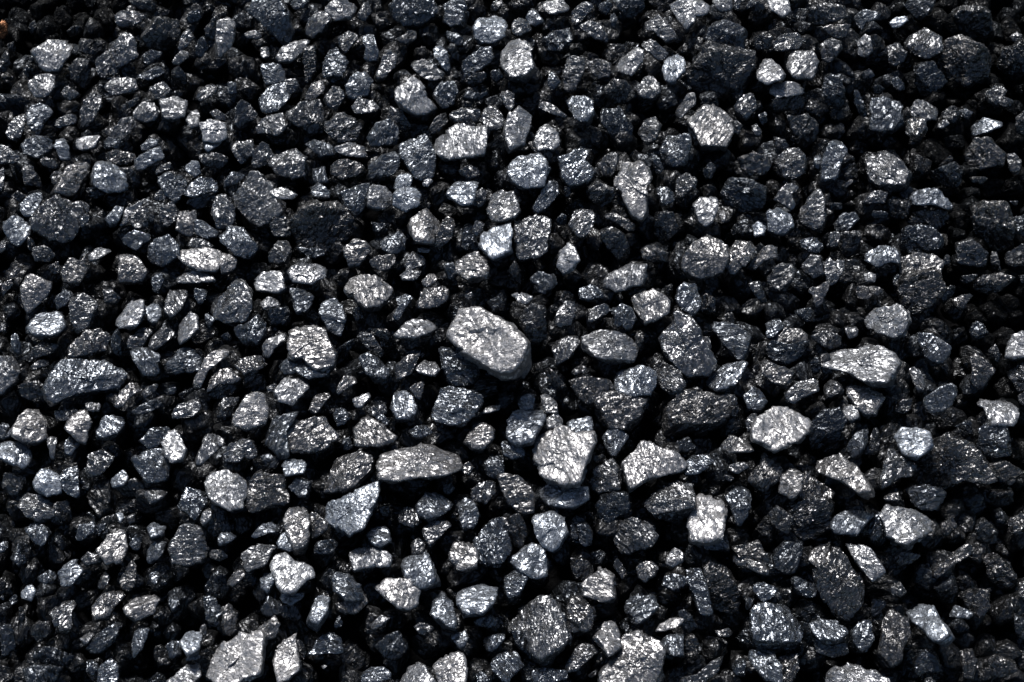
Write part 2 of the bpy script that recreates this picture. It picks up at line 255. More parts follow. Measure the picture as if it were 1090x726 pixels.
def mesh_from(name, V, F, lump, fin):
    me = bpy.data.meshes.new(name)
    me.vertices.add(len(V)); me.vertices.foreach_set("co", np.ascontiguousarray(V, dtype=np.float32).ravel())
    me.loops.add(F.size); me.loops.foreach_set("vertex_index", F.ravel().astype(np.int32))
    me.polygons.add(len(F)); me.polygons.foreach_set("loop_start", np.arange(0, F.size, 3, dtype=np.int32))
    me.update(calc_edges=True)
    me.polygons.foreach_set("use_smooth", np.ones(len(F), dtype=bool))
    for nm, arr in (("lump", lump), ("finish", fin)):
        a = me.color_attributes.new(nm, 'FLOAT_COLOR', 'POINT')
        c = np.ones((len(V), 4), dtype=np.float32); c[:, :3] = arr
        a.data.foreach_set("color", c.ravel())
    me.materials.append(COAL)
    me.validate(); me.update()
    return me
DATA = """
9w 476,329 486,320 505,325 525,338 554,356 560,364 560,385 548,401 534,400 515,389 494,373 482,362
7w 641,716 656,700 664,681 683,672 701,683 705,696 699,725 693,739 643,739
9w 570,480 574,458 596,453 604,455 611,462 629,462 630,474 623,491 616,514 602,517 585,510 574,503
8w 401,493 410,484 439,476 449,470 467,468 478,469 487,483 486,499 472,505 443,508 422,511 408,507 402,499
2 732,83 745,56 757,48 799,58 803,66 792,89 770,103 747,97
4wd 705,441 712,430 722,419 750,420 770,424 776,435 770,450 752,460 722,466 707,462
6 540,665 552,650 567,638 579,632 596,646 604,679 583,702 567,692 560,675 546,671
3w 310,237 325,220 357,217 372,228 374,245 365,262 340,268 315,260
5w 981,499 991,472 1010,463 1033,474 1047,495 1055,507 1047,511 1022,508 1002,518 987,511
8 872,385 890,371 911,357 938,370 952,385 944,406 927,408 902,395 882,391
6b 53,410 68,383 89,381 128,387 129,397 120,414 83,416 62,424 55,420
6bd 801,652 810,644 830,642 850,650 856,670 845,692 822,697 806,680
9w 225,716 229,690 252,677 275,676 279,681 276,716 252,727 238,725
4w 885,588 896,586 918,626 916,636 902,652 887,650 873,628 867,607 883,601
6 703,360 722,335 734,340 745,358 759,381 755,395 732,397 718,383
3w 997,60 1008,43 1024,40 1047,52 1055,64 1047,83 1030,87 1014,79 1000,68
8 881,727 889,704 906,706 943,721 949,729 935,741 885,741
9w 803,462 809,445 825,435 836,433 846,435 864,449 848,468 825,478 813,472 803,468
8b 346,540 354,525 372,526 391,518 400,516 399,530 387,559 372,569 360,559 349,551
5 34,234 50,217 62,211 97,221 89,228 76,248 64,261 50,252 35,241
8w 666,495 680,472 693,472 718,483 726,495 720,501 693,507 672,520 668,509
6 250,211 271,184 290,197 299,215 298,224 285,236 269,234 251,220
8 462,145 470,136 488,132 500,134 517,136 518,145 513,165 476,167 462,157
1w 747,590 768,603 788,628 786,646 765,665 761,655 753,624
4w 1035,219 1047,215 1070,217 1076,238 1076,261 1059,265 1039,248
7w 309,352 320,346 334,342 345,352 356,375 354,389 337,391 323,379 311,379
6w 342,509 351,491 364,483 382,480 395,487 397,499 378,516 360,522 345,520
7w 735,130 749,110 768,110 777,120 780,136 770,155 747,155 738,140
2 838,538 865,528 885,532 883,559 865,571 844,567
6d 687,534 705,520 722,507 735,518 737,540 722,556 700,551
1 998,37 1008,19 1026,6 1047,12 1057,29 1055,43 1035,41 1014,39 1002,41
3w 958,296 973,290 1000,290 1002,307 991,325 977,333 964,327 956,309
8 940,551 946,538 973,542 991,553 995,559 973,575 966,580 944,571 943,559
8w 656,184 664,171 680,172 689,182 693,190 687,199 688,224 683,232 672,226 662,205 656,197
7w 857,480 869,479 891,483 910,497 929,518 931,526 918,526 896,511 869,501
5w 637,426 650,418 674,422 687,426 685,443 672,453 650,453 635,443
6w 304,460 316,447 345,443 358,464 349,474 341,478 312,478 306,470
7 621,358 631,352 650,351 676,358 678,369 672,381 656,383 631,377 623,371
6b 470,414 478,411 513,421 512,430 505,439 492,451 467,445 461,439
6w 729,271 739,259 751,250 770,261 774,273 768,285 751,294 737,292 730,283
6 222,321 248,300 261,299 267,311 267,327 259,340 240,341 225,331
8b 540,184 546,166 558,158 575,162 583,176 579,197 558,200 544,193
4w 940,663 950,649 966,659 969,675 960,688 956,708 944,712 935,700 940,675
6 924,151 931,152 944,162 962,176 969,186 962,197 944,199 929,190 923,172
8 218,509 230,499 242,499 259,514 263,524 256,538 244,542 230,534 221,522
6 549,248 552,236 571,228 583,228 584,244 581,263 569,271 553,274 549,261
4w 264,530 269,511 283,501 304,507 304,532 298,538 279,538 269,545
9w 290,716 298,683 310,659 316,659 318,671 314,679 320,714 308,723 290,727
5b 254,0 296,0 304,12 310,27 308,39 300,41 287,31 273,19 261,10
6b 423,155 430,145 451,145 463,159 461,184 451,188 443,186 430,170
6w 959,274 977,270 993,270 1002,279 1000,294 985,306 969,304 960,290
8 528,50 536,41 552,43 565,54 569,72 558,83 542,82 534,68
5b 505,575 521,557 534,553 538,569 544,584 531,598 515,598 505,588
7w 370,302 379,290 399,292 415,302 414,313 401,327 391,327 379,319 370,309
5 646,557 672,553 693,559 703,571 693,578 668,586 656,578
2b 860,454 877,437 891,435 898,447 891,472 881,480 865,476
4b 468,362 478,358 484,369 500,383 510,397 505,402 488,410 476,402 470,385
6 182,580 190,565 198,559 211,563 219,578 217,596 198,600 184,596
8 915,348 927,329 954,324 964,334 966,344 960,356 950,358 931,350
5b 728,593 741,588 747,605 755,636 763,659 753,658 743,648 734,624 728,605
8w 460,708 472,696 492,696 496,710 494,735 472,735
3b 768,207 778,190 796,191 814,201 811,220 792,221 774,219
7b 539,447 546,439 558,435 577,435 579,447 567,470 552,472 542,462
9 290,603 293,593 304,588 314,599 333,603 333,615 325,617 312,630 300,628 294,615
7b 653,393 685,389 697,389 697,402 691,416 672,420 656,414
5w 529,509 540,499 552,507 571,524 567,542 554,548 542,532
4b 754,29 761,23 788,23 794,37 790,52 768,46 751,46 732,52 732,48 753,35
8b 488,630 496,619 515,620 529,626 525,640 513,652 496,655 489,642
8b 567,551 571,545 588,542 600,551 602,567 594,582 588,586 579,582 571,567
5b 1042,478 1044,447 1070,447 1073,460 1074,480 1047,485
9w 747,521 761,521 769,532 771,558 768,572 752,578 736,574 733,557
7b 571,524 572,509 592,511 602,519 623,518 625,530 610,538 585,536
7b 427,595 441,583 453,584 459,599 467,619 451,624 432,613
4b 414,6 422,0 463,0 465,12 453,24 436,26 420,19
8b 965,652 979,638 993,648 1006,665 1012,675 1002,684 993,680 981,669 971,661
8w 403,626 410,616 439,616 448,624 443,644 436,648 426,646 412,636
8 422,97 430,89 439,81 449,87 455,103 463,112 455,120 443,121 430,116 423,107
6b 596,168 608,164 619,154 631,157 623,170 633,182 629,190 608,197 598,186
5b 757,344 768,334 782,346 799,358 792,377 788,382 778,375 765,360
8 542,124 552,112 569,111 565,128 558,153 542,161 537,145
8w 250,439 261,424 273,416 283,418 285,435 281,449 263,455 248,449
6w 76,171 83,164 97,160 99,172 89,190 79,207 56,204 68,186
7w 301,551 308,536 315,532 327,542 329,567 323,582 314,582 306,567
8 424,721 436,705 449,706 459,719 465,727 451,739 426,737
5b 928,106 940,105 959,108 961,132 948,138 927,135 927,124
8 36,56 50,44 62,37 71,38 76,48 71,60 62,75 50,74 41,66
6b 873,190 877,168 885,145 912,145 912,149 902,157 894,176 891,190 879,191
3b 958,248 969,241 989,242 1002,255 1002,263 973,269 958,263
7w 437,230 455,222 467,224 474,234 459,257 443,255 437,244
7b 542,595 565,578 577,582 582,595 582,611 571,613 554,607
8 897,576 902,570 917,576 931,590 941,607 929,620 921,611 913,599
7w 14,454 23,439 29,435 41,437 50,452 48,464 37,471 27,468 15,462
7 647,292 660,285 676,277 687,277 687,290 683,302 656,308 643,304
6w 379,456 389,440 397,445 422,464 418,471 405,474 399,472 379,472
9b 512,252 523,241 543,236 544,267 525,275 513,263
3 152,37 165,20 190,21 190,39 178,52 161,48
5b 277,458 294,443 316,441 310,452 304,460 308,483 300,485 285,470
7w 482,275 492,266 509,269 522,285 519,294 500,298 484,288
8 373,588 380,581 397,583 414,588 425,599 420,603 397,603 379,607 375,597
7w 621,621 645,597 654,613 654,638 637,636 623,631
7b 752,403 765,389 778,382 792,382 795,387 788,402 780,412 768,415 757,410
5w 603,646 610,632 623,636 632,652 629,667 614,673 605,669
8w 192,269 199,264 223,264 234,267 236,281 230,290 213,288 197,279
7 0,379 13,376 21,387 17,406 0,417 -8,410 -8,389
8 1047,426 1043,433 1043,420 1055,419 1061,424 1070,422 1078,433 1084,439 1076,451 1055,451
6b 143,489 157,479 171,478 178,495 176,507 157,514 149,501
4 305,122 320,112 339,107 347,120 341,136 329,140 316,132
9b 954,468 960,456 973,454 987,462 991,474 975,488 962,483
5w 1028,164 1039,149 1051,148 1068,164 1064,174 1047,178 1033,176
7w 674,317 695,308 705,315 711,321 711,332 687,342 676,329
7b 29,348 39,335 60,326 65,331 70,346 60,356 48,358 31,352
5 936,511 946,479 958,483 977,497 973,505 956,507 940,518
2 1064,68 1070,52 1090,43 1097,58 1090,79 1068,77
7 521,209 531,204 546,205 552,224 542,236 523,234 520,221
8b 506,29 513,20 529,14 540,19 538,37 525,46 513,45 506,39
5b 173,387 190,367 200,371 213,381 213,393 200,395 174,396
6b 230,255 244,240 259,244 273,261 271,267 263,274 252,269 240,261
6b 443,538 453,524 472,524 484,536 482,542 457,552 445,547
7w 901,412 905,406 940,418 931,439 925,441 911,433 902,418
5 347,132 360,120 374,122 385,134 378,149 360,149 348,140
6 963,45 973,29 981,27 1000,41 1000,52 987,60 975,57
7b 885,555 906,536 920,540 927,549 910,567 891,565
5 700,389 709,383 720,389 732,412 730,418 716,420 701,410
5 74,317 89,312 101,321 103,333 93,346 83,352 76,340
5w 76,369 91,352 107,350 115,360 112,371 91,379 76,379
3 554,344 559,331 569,323 579,327 581,358 569,366 561,356
3b 635,538 639,528 660,522 672,530 670,542 647,553 639,551
6b 344,319 364,315 367,338 369,352 362,356 351,350 341,333
2 960,224 1002,224 1014,234 1002,246 973,240
7b 98,189 105,174 116,173 126,177 132,184 134,199 116,202 101,197
6 852,228 863,203 872,201 878,217 878,234 873,244 865,242 853,234
6 287,174 296,162 312,157 325,168 323,184 312,188 296,182
4w 848,528 854,499 871,514 887,522 883,534 873,536
1b 973,70 993,68 1006,87 993,103 977,97
4w 607,406 623,400 647,406 650,414 629,430 612,418
7 836,60 842,52 865,54 871,66 863,81 848,81 839,72
5 626,507 637,497 652,490 662,507 658,520 639,522 629,516
7w 23,294 31,291 52,302 52,313 39,323 29,331 24,317
3b 877,79 885,75 893,83 900,103 891,124 881,116 876,95
4w 794,511 809,495 813,487 830,493 834,505 813,522 803,516
6b 150,269 161,259 178,251 190,261 192,273 174,281 159,275
3b 815,373 823,362 838,367 865,361 856,377 836,386 823,385
2w 1047,593 1059,588 1080,609 1080,621 1064,626 1053,613
5b 705,155 711,145 732,145 736,157 732,172 718,175 707,168
2b 544,671 565,675 588,698 583,708 569,704 552,688
7w 478,595 482,576 500,576 509,588 508,603 496,607 484,601
8b 327,661 337,634 349,611 356,617 351,632 349,650 339,669 329,663
6b 976,350 983,347 993,356 1012,369 1002,381 995,386 985,379 979,369
6b 795,700 801,692 823,694 830,708 832,723 815,721 803,710
6w 775,267 782,257 794,248 804,265 796,277 780,292 774,281
5b 484,76 492,66 511,52 523,50 527,60 513,72 494,85 485,84
7b 458,652 463,638 474,625 482,626 482,646 487,661 484,667 472,663
5b 772,530 788,515 803,526 796,542 794,557 784,555 778,540
6 23,532 29,524 41,528 58,538 56,551 45,554 29,549 23,540
3b 823,590 834,578 852,578 854,588 846,607 836,609 825,601
8b 0,468 12,466 23,472 32,480 31,491 23,498 17,494 0,487
2b 979,174 993,182 1014,174 1024,182 1018,199 1002,197 983,190
6 608,228 619,216 631,218 634,228 631,240 619,255 610,246 607,238
8 294,416 304,401 325,403 330,412 312,430 296,426
8 308,290 316,279 329,277 345,283 345,294 331,302 312,300
5b 666,640 674,634 695,634 699,646 689,659 676,663 668,652
5 825,174 838,157 848,157 857,170 856,182 844,188 832,185
7w 105,584 116,569 124,562 132,567 134,584 128,596 112,598
6 256,588 269,580 292,578 292,588 281,601 263,606 257,597
8w 633,679 643,665 654,658 660,663 659,677 661,688 647,700 641,688
3w 534,553 552,548 560,559 558,584 546,588 540,571
6b 356,611 370,609 380,621 393,624 389,636 366,636 356,628
5b 246,349 261,345 273,336 283,340 283,358 271,367 259,362 250,354
7 209,487 219,464 234,457 252,456 246,466 228,480 215,493 209,492
6b 277,107 283,91 304,87 306,103 298,116 287,119 279,116
6b 523,706 538,692 550,692 556,708 538,725 527,716
6b 722,302 730,295 740,302 747,321 738,334 726,329 721,317
6 124,43 134,34 145,45 145,58 136,66 124,70 117,62 118,52
6b 537,613 540,599 558,603 560,617 554,632 542,638 538,628
4b 966,522 985,516 1006,524 997,540 979,540 971,534
8 420,356 443,333 455,339 463,348 455,356 439,360 424,359
3b 641,116 658,114 664,124 672,134 670,145 652,143 641,128
7b 420,414 432,412 439,422 443,435 439,445 422,445 417,433
4b 25,714 37,708 70,712 62,723 45,729 25,725
6b 864,663 871,658 898,663 902,673 889,681 875,683 867,675
6w 127,271 132,269 145,271 156,288 149,298 128,298
7 230,41 232,21 242,15 249,25 248,43 242,58 234,62 231,54
8 1072,373 1076,358 1090,348 1099,354 1097,377 1080,381 1072,379
4 857,17 863,7 879,4 898,8 902,17 885,23 865,24
8 180,723 199,708 211,707 217,716 205,729 180,737
5b 345,68 350,50 356,45 362,56 370,66 362,83 351,85 345,79
5b 327,698 339,681 351,671 366,679 364,694 349,694 333,702
9 124,340 136,319 153,319 153,331 145,348 126,348
5b 389,180 401,168 418,163 426,170 424,180 408,189 394,189
5b 189,538 199,518 217,522 221,530 209,552 201,545
5 1018,259 1033,252 1049,269 1047,279 1035,283 1022,277
7w 133,646 145,634 159,628 167,640 163,652 145,658 136,652
6b 140,373 157,364 167,377 169,397 153,396 143,383
6b 28,110 33,105 49,112 54,120 46,132 41,143 31,138 29,124
7w 207,402 219,381 225,369 242,366 245,375 234,385 221,393 215,411 207,410
5b 360,209 372,201 391,197 393,213 378,228 366,219
7w 494,470 503,452 511,445 525,458 525,466 513,477 503,476
6 229,209 242,203 242,211 248,221 250,234 242,241 232,240 226,226
3w 1012,636 1022,630 1051,628 1054,646 1039,655 1024,638
7b 599,101 610,99 629,107 633,120 625,130 612,124 604,112
3 840,124 860,122 871,132 869,149 852,147 842,136
6 54,651 64,644 72,630 83,638 76,652 77,665 72,671 62,667
8 738,217 747,207 761,208 763,224 759,236 751,241 744,236
6b 985,424 1002,412 1014,408 1018,416 1012,430 997,439 987,435
5w 982,615 989,607 1006,597 1022,580 1035,578 1035,586 1018,599 1004,609 991,619
6w 442,319 457,302 470,301 479,309 476,317 465,325 447,325
3 639,244 652,242 666,252 670,265 662,277 654,269 641,255
9 174,470 178,458 188,457 198,478 194,489 184,493 176,485
5 720,721 741,719 757,704 772,698 772,704 759,719 743,729 720,731
6 175,329 182,302 194,300 200,311 194,327 182,340
8b 477,207 484,195 492,190 509,195 503,217 492,217 479,211
6 259,134 275,130 285,124 300,120 306,132 296,143 283,140 269,142
8 811,97 823,89 844,87 860,92 860,99 836,103 817,104
5w 800,386 813,382 836,393 843,396 838,411 823,406 807,393
7b 973,205 981,198 1000,200 1012,217 1008,221 993,217 973,216
8b 704,72 711,60 722,53 728,58 729,76 716,89 707,83
2b 37,692 54,688 79,700 81,708 62,710 39,700
2 225,534 240,545 248,567 221,569
7w 830,505 844,498 854,499 852,522 844,530 830,522
4 817,294 832,281 842,279 848,294 836,308 821,306
6 237,487 244,474 256,468 269,472 273,485 271,491 259,485 250,495
5w 66,288 76,276 87,277 93,265 97,277 91,290 83,302 68,298
6w 99,644 110,632 128,628 132,634 122,646 116,657 101,657
9 270,290 298,290 304,307 296,312 275,309
7b 919,267 927,260 942,260 954,269 956,279 946,277 933,283 921,275
9b 36,511 45,500 54,499 64,511 64,524 50,528 39,520
7b 104,458 110,443 120,435 132,439 130,456 118,465 105,463
5 598,81 604,64 610,61 623,64 621,76 612,95 602,93
9 807,68 813,58 823,62 834,79 833,84 817,89 807,83
6 683,25 697,10 703,19 716,31 722,41 709,43 697,33 685,31
5b 471,6 478,0 492,0 498,12 494,25 484,27 473,21
8b 419,209 424,202 443,195 447,207 445,217 432,225 419,217
5b 393,145 401,132 414,128 424,136 422,151 397,153
5b 382,381 391,375 401,381 414,393 410,406 395,404
7w 70,455 74,443 89,435 97,450 91,469 83,466
5w 1035,393 1033,381 1041,377 1055,389 1059,393 1047,408 1039,413 1034,410
4w 1036,304 1047,293 1066,291 1076,296 1066,309 1051,312 1039,309
5w 463,219 478,221 484,236 482,250 470,261 459,258 473,234
5b 168,189 180,185 194,187 199,199 186,213 174,205
4w 782,170 801,163 817,168 821,176 815,184 796,184
6 591,360 608,355 617,357 616,366 606,379 592,386 590,377
4b 900,474 925,446 931,452 915,485 907,487
4w 350,176 360,171 380,172 390,178 385,186 366,191 354,184
7b 3,238 19,227 31,242 31,248 19,261 10,252
7b 817,228 827,220 842,228 843,240 834,248 819,246
8 190,340 197,329 209,333 211,350 201,360 192,366 190,354
5w 420,389 439,373 451,369 443,385 439,393 436,406 428,406 420,397
6b 483,532 492,526 505,536 510,548 503,559 492,559 488,542
2 699,228 716,226 722,244 705,257 697,248
8 711,4 726,0 740,0 739,21 730,31 724,21
6b 369,91 379,76 391,76 396,87 391,99 377,103 369,99
6 601,708 616,688 629,681 637,692 627,700 616,710 604,714
6b 726,491 741,483 757,481 763,487 749,499 737,506 730,503
5w 822,360 836,349 860,351 865,360 852,364 838,367 827,366
3b 401,688 412,677 424,673 432,688 422,702 408,696
5w 638,224 652,224 664,232 683,242 692,250 685,255 672,248 658,238 639,230
4b 973,704 977,694 991,692 1000,702 1002,714 989,712 975,719
4b 91,688 103,675 122,665 128,667 124,679 110,692 97,692
8 569,151 576,134 583,131 594,143 596,151 588,159 573,159
5w 775,595 784,582 803,597 819,601 823,607 817,611 799,605 782,599
7 31,87 50,76 59,77 56,93 50,103 37,101 31,93
4b 576,43 588,34 604,32 608,41 602,52 590,56 579,50
6 837,418 848,408 865,403 871,406 871,416 854,422 840,432
5 91,501 95,485 107,478 120,485 116,495 105,505 95,505
5 86,122 89,110 99,97 108,95 107,112 97,128 91,136 87,132
7 171,107 184,102 198,107 196,122 182,127 173,124
6w 121,424 140,404 159,400 155,412 145,418 136,424 128,434 122,430
8 653,72 660,62 674,52 684,55 683,66 672,80 662,76
6 432,62 443,60 459,68 472,76 470,83 457,84 443,76 435,68
9b 192,683 203,667 211,663 215,675 211,694 199,698
9 213,132 223,128 239,131 241,145 230,151 217,150
5 1070,396 1088,387 1101,393 1097,410 1084,414 1078,404
6w 366,267 376,255 389,257 393,267 382,281 372,283
7 348,8 354,0 378,0 379,8 372,18 356,20 349,14
4w 1045,706 1061,698 1076,702 1082,712 1068,719 1053,716
7 391,211 397,197 408,197 417,207 416,217 399,222 392,219
5b 25,154 35,146 48,145 57,155 50,166 39,166 27,162
6b 567,219 579,201 588,190 595,190 594,207 585,217 571,226
5 821,44 830,38 848,34 860,42 848,52 823,52
2 19,410 41,406 56,422 41,426 21,422
5 480,120 492,115 509,117 515,124 505,134 488,132 480,128
2 817,105 844,103 863,101 856,114 827,118
6 512,128 519,110 525,106 531,120 539,128 534,136 519,137
5b 462,97 472,86 483,85 486,97 482,110 472,114 464,105
6b 64,509 72,497 82,495 85,526 80,530 68,520
7 188,294 195,281 213,290 230,292 228,300 192,300
4b 737,575 751,567 774,569 774,584 753,584
6b 382,33 389,25 395,31 403,54 401,62 391,66 387,60 389,50
5b 567,712 581,712 600,714 604,721 585,727 567,729
4w 827,700 848,696 850,710 844,725 833,723
1w 395,352 412,350 424,373 414,381 403,369
7 295,60 302,50 320,40 329,40 327,50 316,60 308,65 298,64
5 590,338 600,321 610,315 614,327 610,342 600,347 592,344
3 1070,269 1090,259 1101,269 1090,281 1072,283
6 677,95 687,83 701,71 699,83 703,97 693,105 680,101
6 322,27 329,20 343,8 351,20 345,31 333,37 323,33
3w 1055,495 1070,491 1088,501 1076,514 1057,507
6 114,89 120,82 143,83 145,95 132,99 120,101 113,95
2 894,248 915,248 915,267 900,271 891,263
6b 641,468 647,457 666,458 668,464 654,485 647,478
5b 907,673 914,663 925,661 929,679 920,692 910,686
5 102,64 116,53 117,64 128,72 130,79 118,83 107,81
6w 758,466 782,463 796,472 803,479 776,480 768,476
5 287,269 296,255 304,252 311,265 308,275 298,281 288,277
5 116,145 128,128 143,122 145,132 134,145 124,155
6w 795,283 809,267 830,251 833,259 825,273 813,277 803,285
4 253,110 263,107 269,116 275,122 267,128 259,136 249,136
6b 199,205 203,195 213,189 230,189 232,202 217,205 207,209
6b 314,393 325,383 351,389 347,400 329,402
9 596,267 604,258 612,265 616,277 610,285 600,290 594,283
6b 105,708 118,702 126,712 124,727 105,729
3 627,199 637,193 652,201 653,211 641,219 629,211
3 74,72 83,64 93,64 96,76 95,87 87,92 79,87
3 645,93 654,85 666,87 672,95 664,107 654,108 645,101
5b 653,329 662,323 672,329 677,340 668,350 662,344 653,350
4b 216,630 225,632 236,650 232,663 219,661
3 325,50 335,48 339,68 333,83 325,85 323,66
5 500,524 509,514 525,511 529,522 517,534 505,532
6 969,116 977,106 989,107 997,116 995,126 985,127 971,122
6w 221,416 230,392 242,391 256,403 252,408 234,408
5b 406,259 418,248 428,244 432,252 430,267 420,269 409,265
7b 62,605 81,595 83,603 87,609 76,621 66,624
3b 2,669 10,663 17,679 12,700 2,700
7b 143,170 155,162 169,156 176,166 165,172 155,178 147,184
7b 391,569 408,554 414,563 416,575 405,583 397,578
5b 309,307 325,309 333,317 325,333 316,331 310,319
3 819,547 827,538 844,551 838,567 823,559
7 274,375 287,356 302,352 302,362 292,371 283,383 279,381
5w 251,387 261,379 277,379 283,389 263,400
6b 792,422 803,407 809,412 815,426 809,436 796,433
6w 188,244 192,225 207,225 209,236 205,250 194,248
6b 134,698 143,673 163,659 157,675 151,688 140,698
5b 151,468 163,456 182,454 176,466 174,474 159,476
6 121,19 128,12 145,11 155,15 153,21 136,28 124,26
5 678,140 685,128 697,126 703,134 697,149 689,151
5 782,110 792,101 803,98 805,116 794,124 784,120
6 451,563 461,554 478,555 478,561 467,571 459,580 453,571
3w 790,578 807,576 823,601 811,603
6 825,211 836,195 849,194 850,201 842,207 846,215 844,224 834,217
6b 705,681 711,673 726,677 727,696 716,696 706,690
5w 354,644 387,634 391,642 378,652 360,652
4 1041,555 1047,551 1061,567 1057,578 1039,575
3b 652,0 683,0 685,10 672,19 660,10
4b 513,495 523,485 536,487 536,503 525,509 517,503
6b 279,69 298,68 304,85 283,89 281,83
5w 236,642 246,642 250,652 252,669 246,675 238,669
4b 320,151 331,147 354,155 358,162 343,168 329,157
6w 862,595 867,583 879,581 885,590 883,601 873,606
6b 383,719 393,708 410,712 418,721 401,725 385,724
2 608,595 623,595 633,607 623,617 610,613
6 400,79 408,60 416,50 423,60 420,70 410,81 401,83
6 184,435 199,427 214,423 213,433 205,443 186,443
4 287,240 300,224 310,236 308,250 294,250
3b 865,679 885,688 900,683 902,694 885,698 869,694
4 136,232 153,219 163,228 161,238 145,243
4 412,126 418,112 424,112 439,136 430,138 418,132
3 2,514 6,503 25,509 27,522 12,526
7b 1033,134 1047,124 1064,128 1064,135 1051,140 1035,143
3b 961,2 966,0 995,0 989,12 979,19 971,12
6b 26,561 33,554 45,559 52,567 45,580 33,573
3b 283,329 304,327 310,335 304,346 287,344
5 136,362 149,348 161,350 161,360 147,371 137,369
5 381,358 391,348 399,360 410,377 408,382 397,373 385,366
7b 603,448 616,443 630,444 629,460 612,461 606,454
6 877,277 883,273 887,279 898,277 898,285 889,300 881,300
5 269,166 277,152 285,153 292,166 285,174 271,176
4 863,358 881,352 896,358 896,366 883,371 871,364
4b 565,296 573,290 588,292 592,302 581,311 571,307
5 720,190 732,185 741,193 739,201 726,210 720,209
2 944,207 969,215 964,230 950,230
6 372,110 381,104 399,106 404,114 393,120 377,119
8b 301,495 304,489 323,487 325,493 323,503 304,507
2 124,522 143,509 157,518 136,532
2 58,536 72,534 76,551 66,559 56,554
5 1050,99 1059,90 1071,97 1068,103 1077,107 1070,113 1059,113 1053,107
6 17,120 27,119 26,132 21,148 10,145 8,138
2w 730,679 743,673 743,700 730,708
5 852,285 863,271 873,273 877,290 865,294
6 144,120 151,108 163,110 169,118 165,127 155,128 145,125
7 127,234 136,221 145,217 151,205 160,208 153,219 136,236 128,240
4b 925,569 929,540 938,542 940,567 931,573
5b 130,252 145,246 161,248 159,255 145,264 132,259
5w 964,128 973,124 985,128 985,140 975,148 966,140
7 356,155 362,154 374,150 389,157 389,166 370,165 358,160
3w 1022,696 1033,690 1039,704 1035,721 1026,719
6w 354,422 358,412 372,393 380,387 380,406 362,418
6b 815,342 819,334 830,334 833,348 823,358 815,360
3w 579,389 585,389 606,414 604,420 592,414 583,406
5 169,226 182,215 190,224 188,236 180,242 171,234
4w 678,267 691,260 709,269 709,277 693,277 685,275
4 761,422 776,418 784,424 786,441 776,441
5w 328,540 349,557 347,563 333,571 329,559
6 720,116 730,100 741,97 744,105 732,118 720,128
6b 420,313 426,305 439,317 432,327 424,340 418,335 424,325
5w 1072,555 1090,545 1099,551 1090,563 1078,569
5 424,547 432,539 443,542 449,555 439,560 426,555
4w 128,615 140,597 145,601 143,626 134,628 129,621
3w 780,582 799,578 809,584 803,594 784,594
4b 705,617 716,611 732,613 734,621 720,628 707,624
5 637,174 650,163 659,164 658,174 650,186 639,184
4 624,66 643,64 650,68 647,81 637,83 629,76
4w 910,315 915,305 931,305 950,313 944,315 929,314 917,321
6 683,43 691,40 705,50 711,57 705,65 697,60 685,50
6b 534,474 540,464 550,474 560,479 560,484 546,487 536,483
4b 842,619 848,615 865,621 869,630 863,636 850,632
4b 12,593 21,578 35,576 31,593 23,601
6w 860,309 881,300 891,290 885,302 877,315 873,327 867,325 865,313
3b 722,648 732,650 743,667 739,675 728,671 724,663
5b 307,518 314,509 331,511 329,528 323,530
5 161,360 171,350 188,350 186,356 165,372 160,366
7b 20,219 31,209 42,204 44,213 34,229 27,228
5 874,48 881,42 895,45 894,54 885,64 877,62
6 617,27 629,22 639,27 646,37 645,43 633,40 621,32
2 221,416 236,409 252,409 246,422 225,424
3 84,44 91,42 103,44 114,49 107,57 93,56 85,54
4 231,439 238,422 254,424 248,439 234,445
7b 461,50 470,46 476,54 480,70 477,77 470,70 463,60
5b 615,307 629,302 641,309 641,316 629,320 619,317
4w 113,164 124,160 143,163 143,168 134,175 116,172
5w 393,278 403,272 420,271 421,281 410,287 395,283
2w 739,321 751,313 761,319 761,331 749,333 741,329
6w 273,669 292,656 298,665 292,677 283,679
5b 155,588 161,576 176,578 171,595 159,598
4 213,166 228,162 242,168 236,178 217,176
4b 279,648 287,636 306,646 302,652 283,656
6 966,386 973,382 979,393 984,406 983,416 977,415 971,402
5b 298,389 310,377 323,381 314,397 302,397
7 576,0 602,0 605,10 592,14 581,12
3b 490,248 498,242 505,252 511,267 500,267 492,261
6b 207,236 213,232 232,246 230,251 221,253 209,248
5b 148,81 165,71 184,66 184,71 171,79 155,88
5 917,211 931,203 952,204 942,215 919,216
5 345,105 354,93 362,93 366,103 358,116 347,110
5b 887,238 898,228 912,226 913,234 902,244 891,244
3b 1078,234 1090,228 1097,244 1090,252 1080,250
2 256,404 283,393 287,402 263,414
8 442,393 459,377 467,393 463,400 449,397
6 609,12 621,2 629,0 631,8 621,19 612,26 609,19
4 33,377 43,363 62,369 58,375 41,379 32,386
5 360,41 370,32 380,33 380,41 368,54 362,55
6 622,340 633,327 645,323 654,324 652,330 637,338 625,344
4 114,120 132,110 159,97 159,102 143,112 118,125
4w 563,153 571,149 588,164 590,172 579,172 571,164
6 564,105 581,106 604,122 606,126 590,121 571,113
6w 329,435 339,413 351,416 351,422 337,438
4w 873,31 885,26 906,27 908,30 898,40 889,38
4b 334,578 358,573 362,580 351,588 335,588
4 945,50 954,46 964,56 962,64 948,70
9 817,0 839,0 841,12 833,18 821,10
6b 801,624 809,620 827,626 823,634 813,639 803,630
5b 848,257 863,252 875,255 876,263 869,269 854,263
2 294,644 312,644 325,659 304,659
4b 312,261 329,265 350,261 349,269 333,274 316,269
6w 677,603 693,597 700,603 697,611 687,617 680,613
2 183,76 190,71 197,79 198,93 188,97 183,89
3b 197,215 215,207 230,205 225,217 207,221
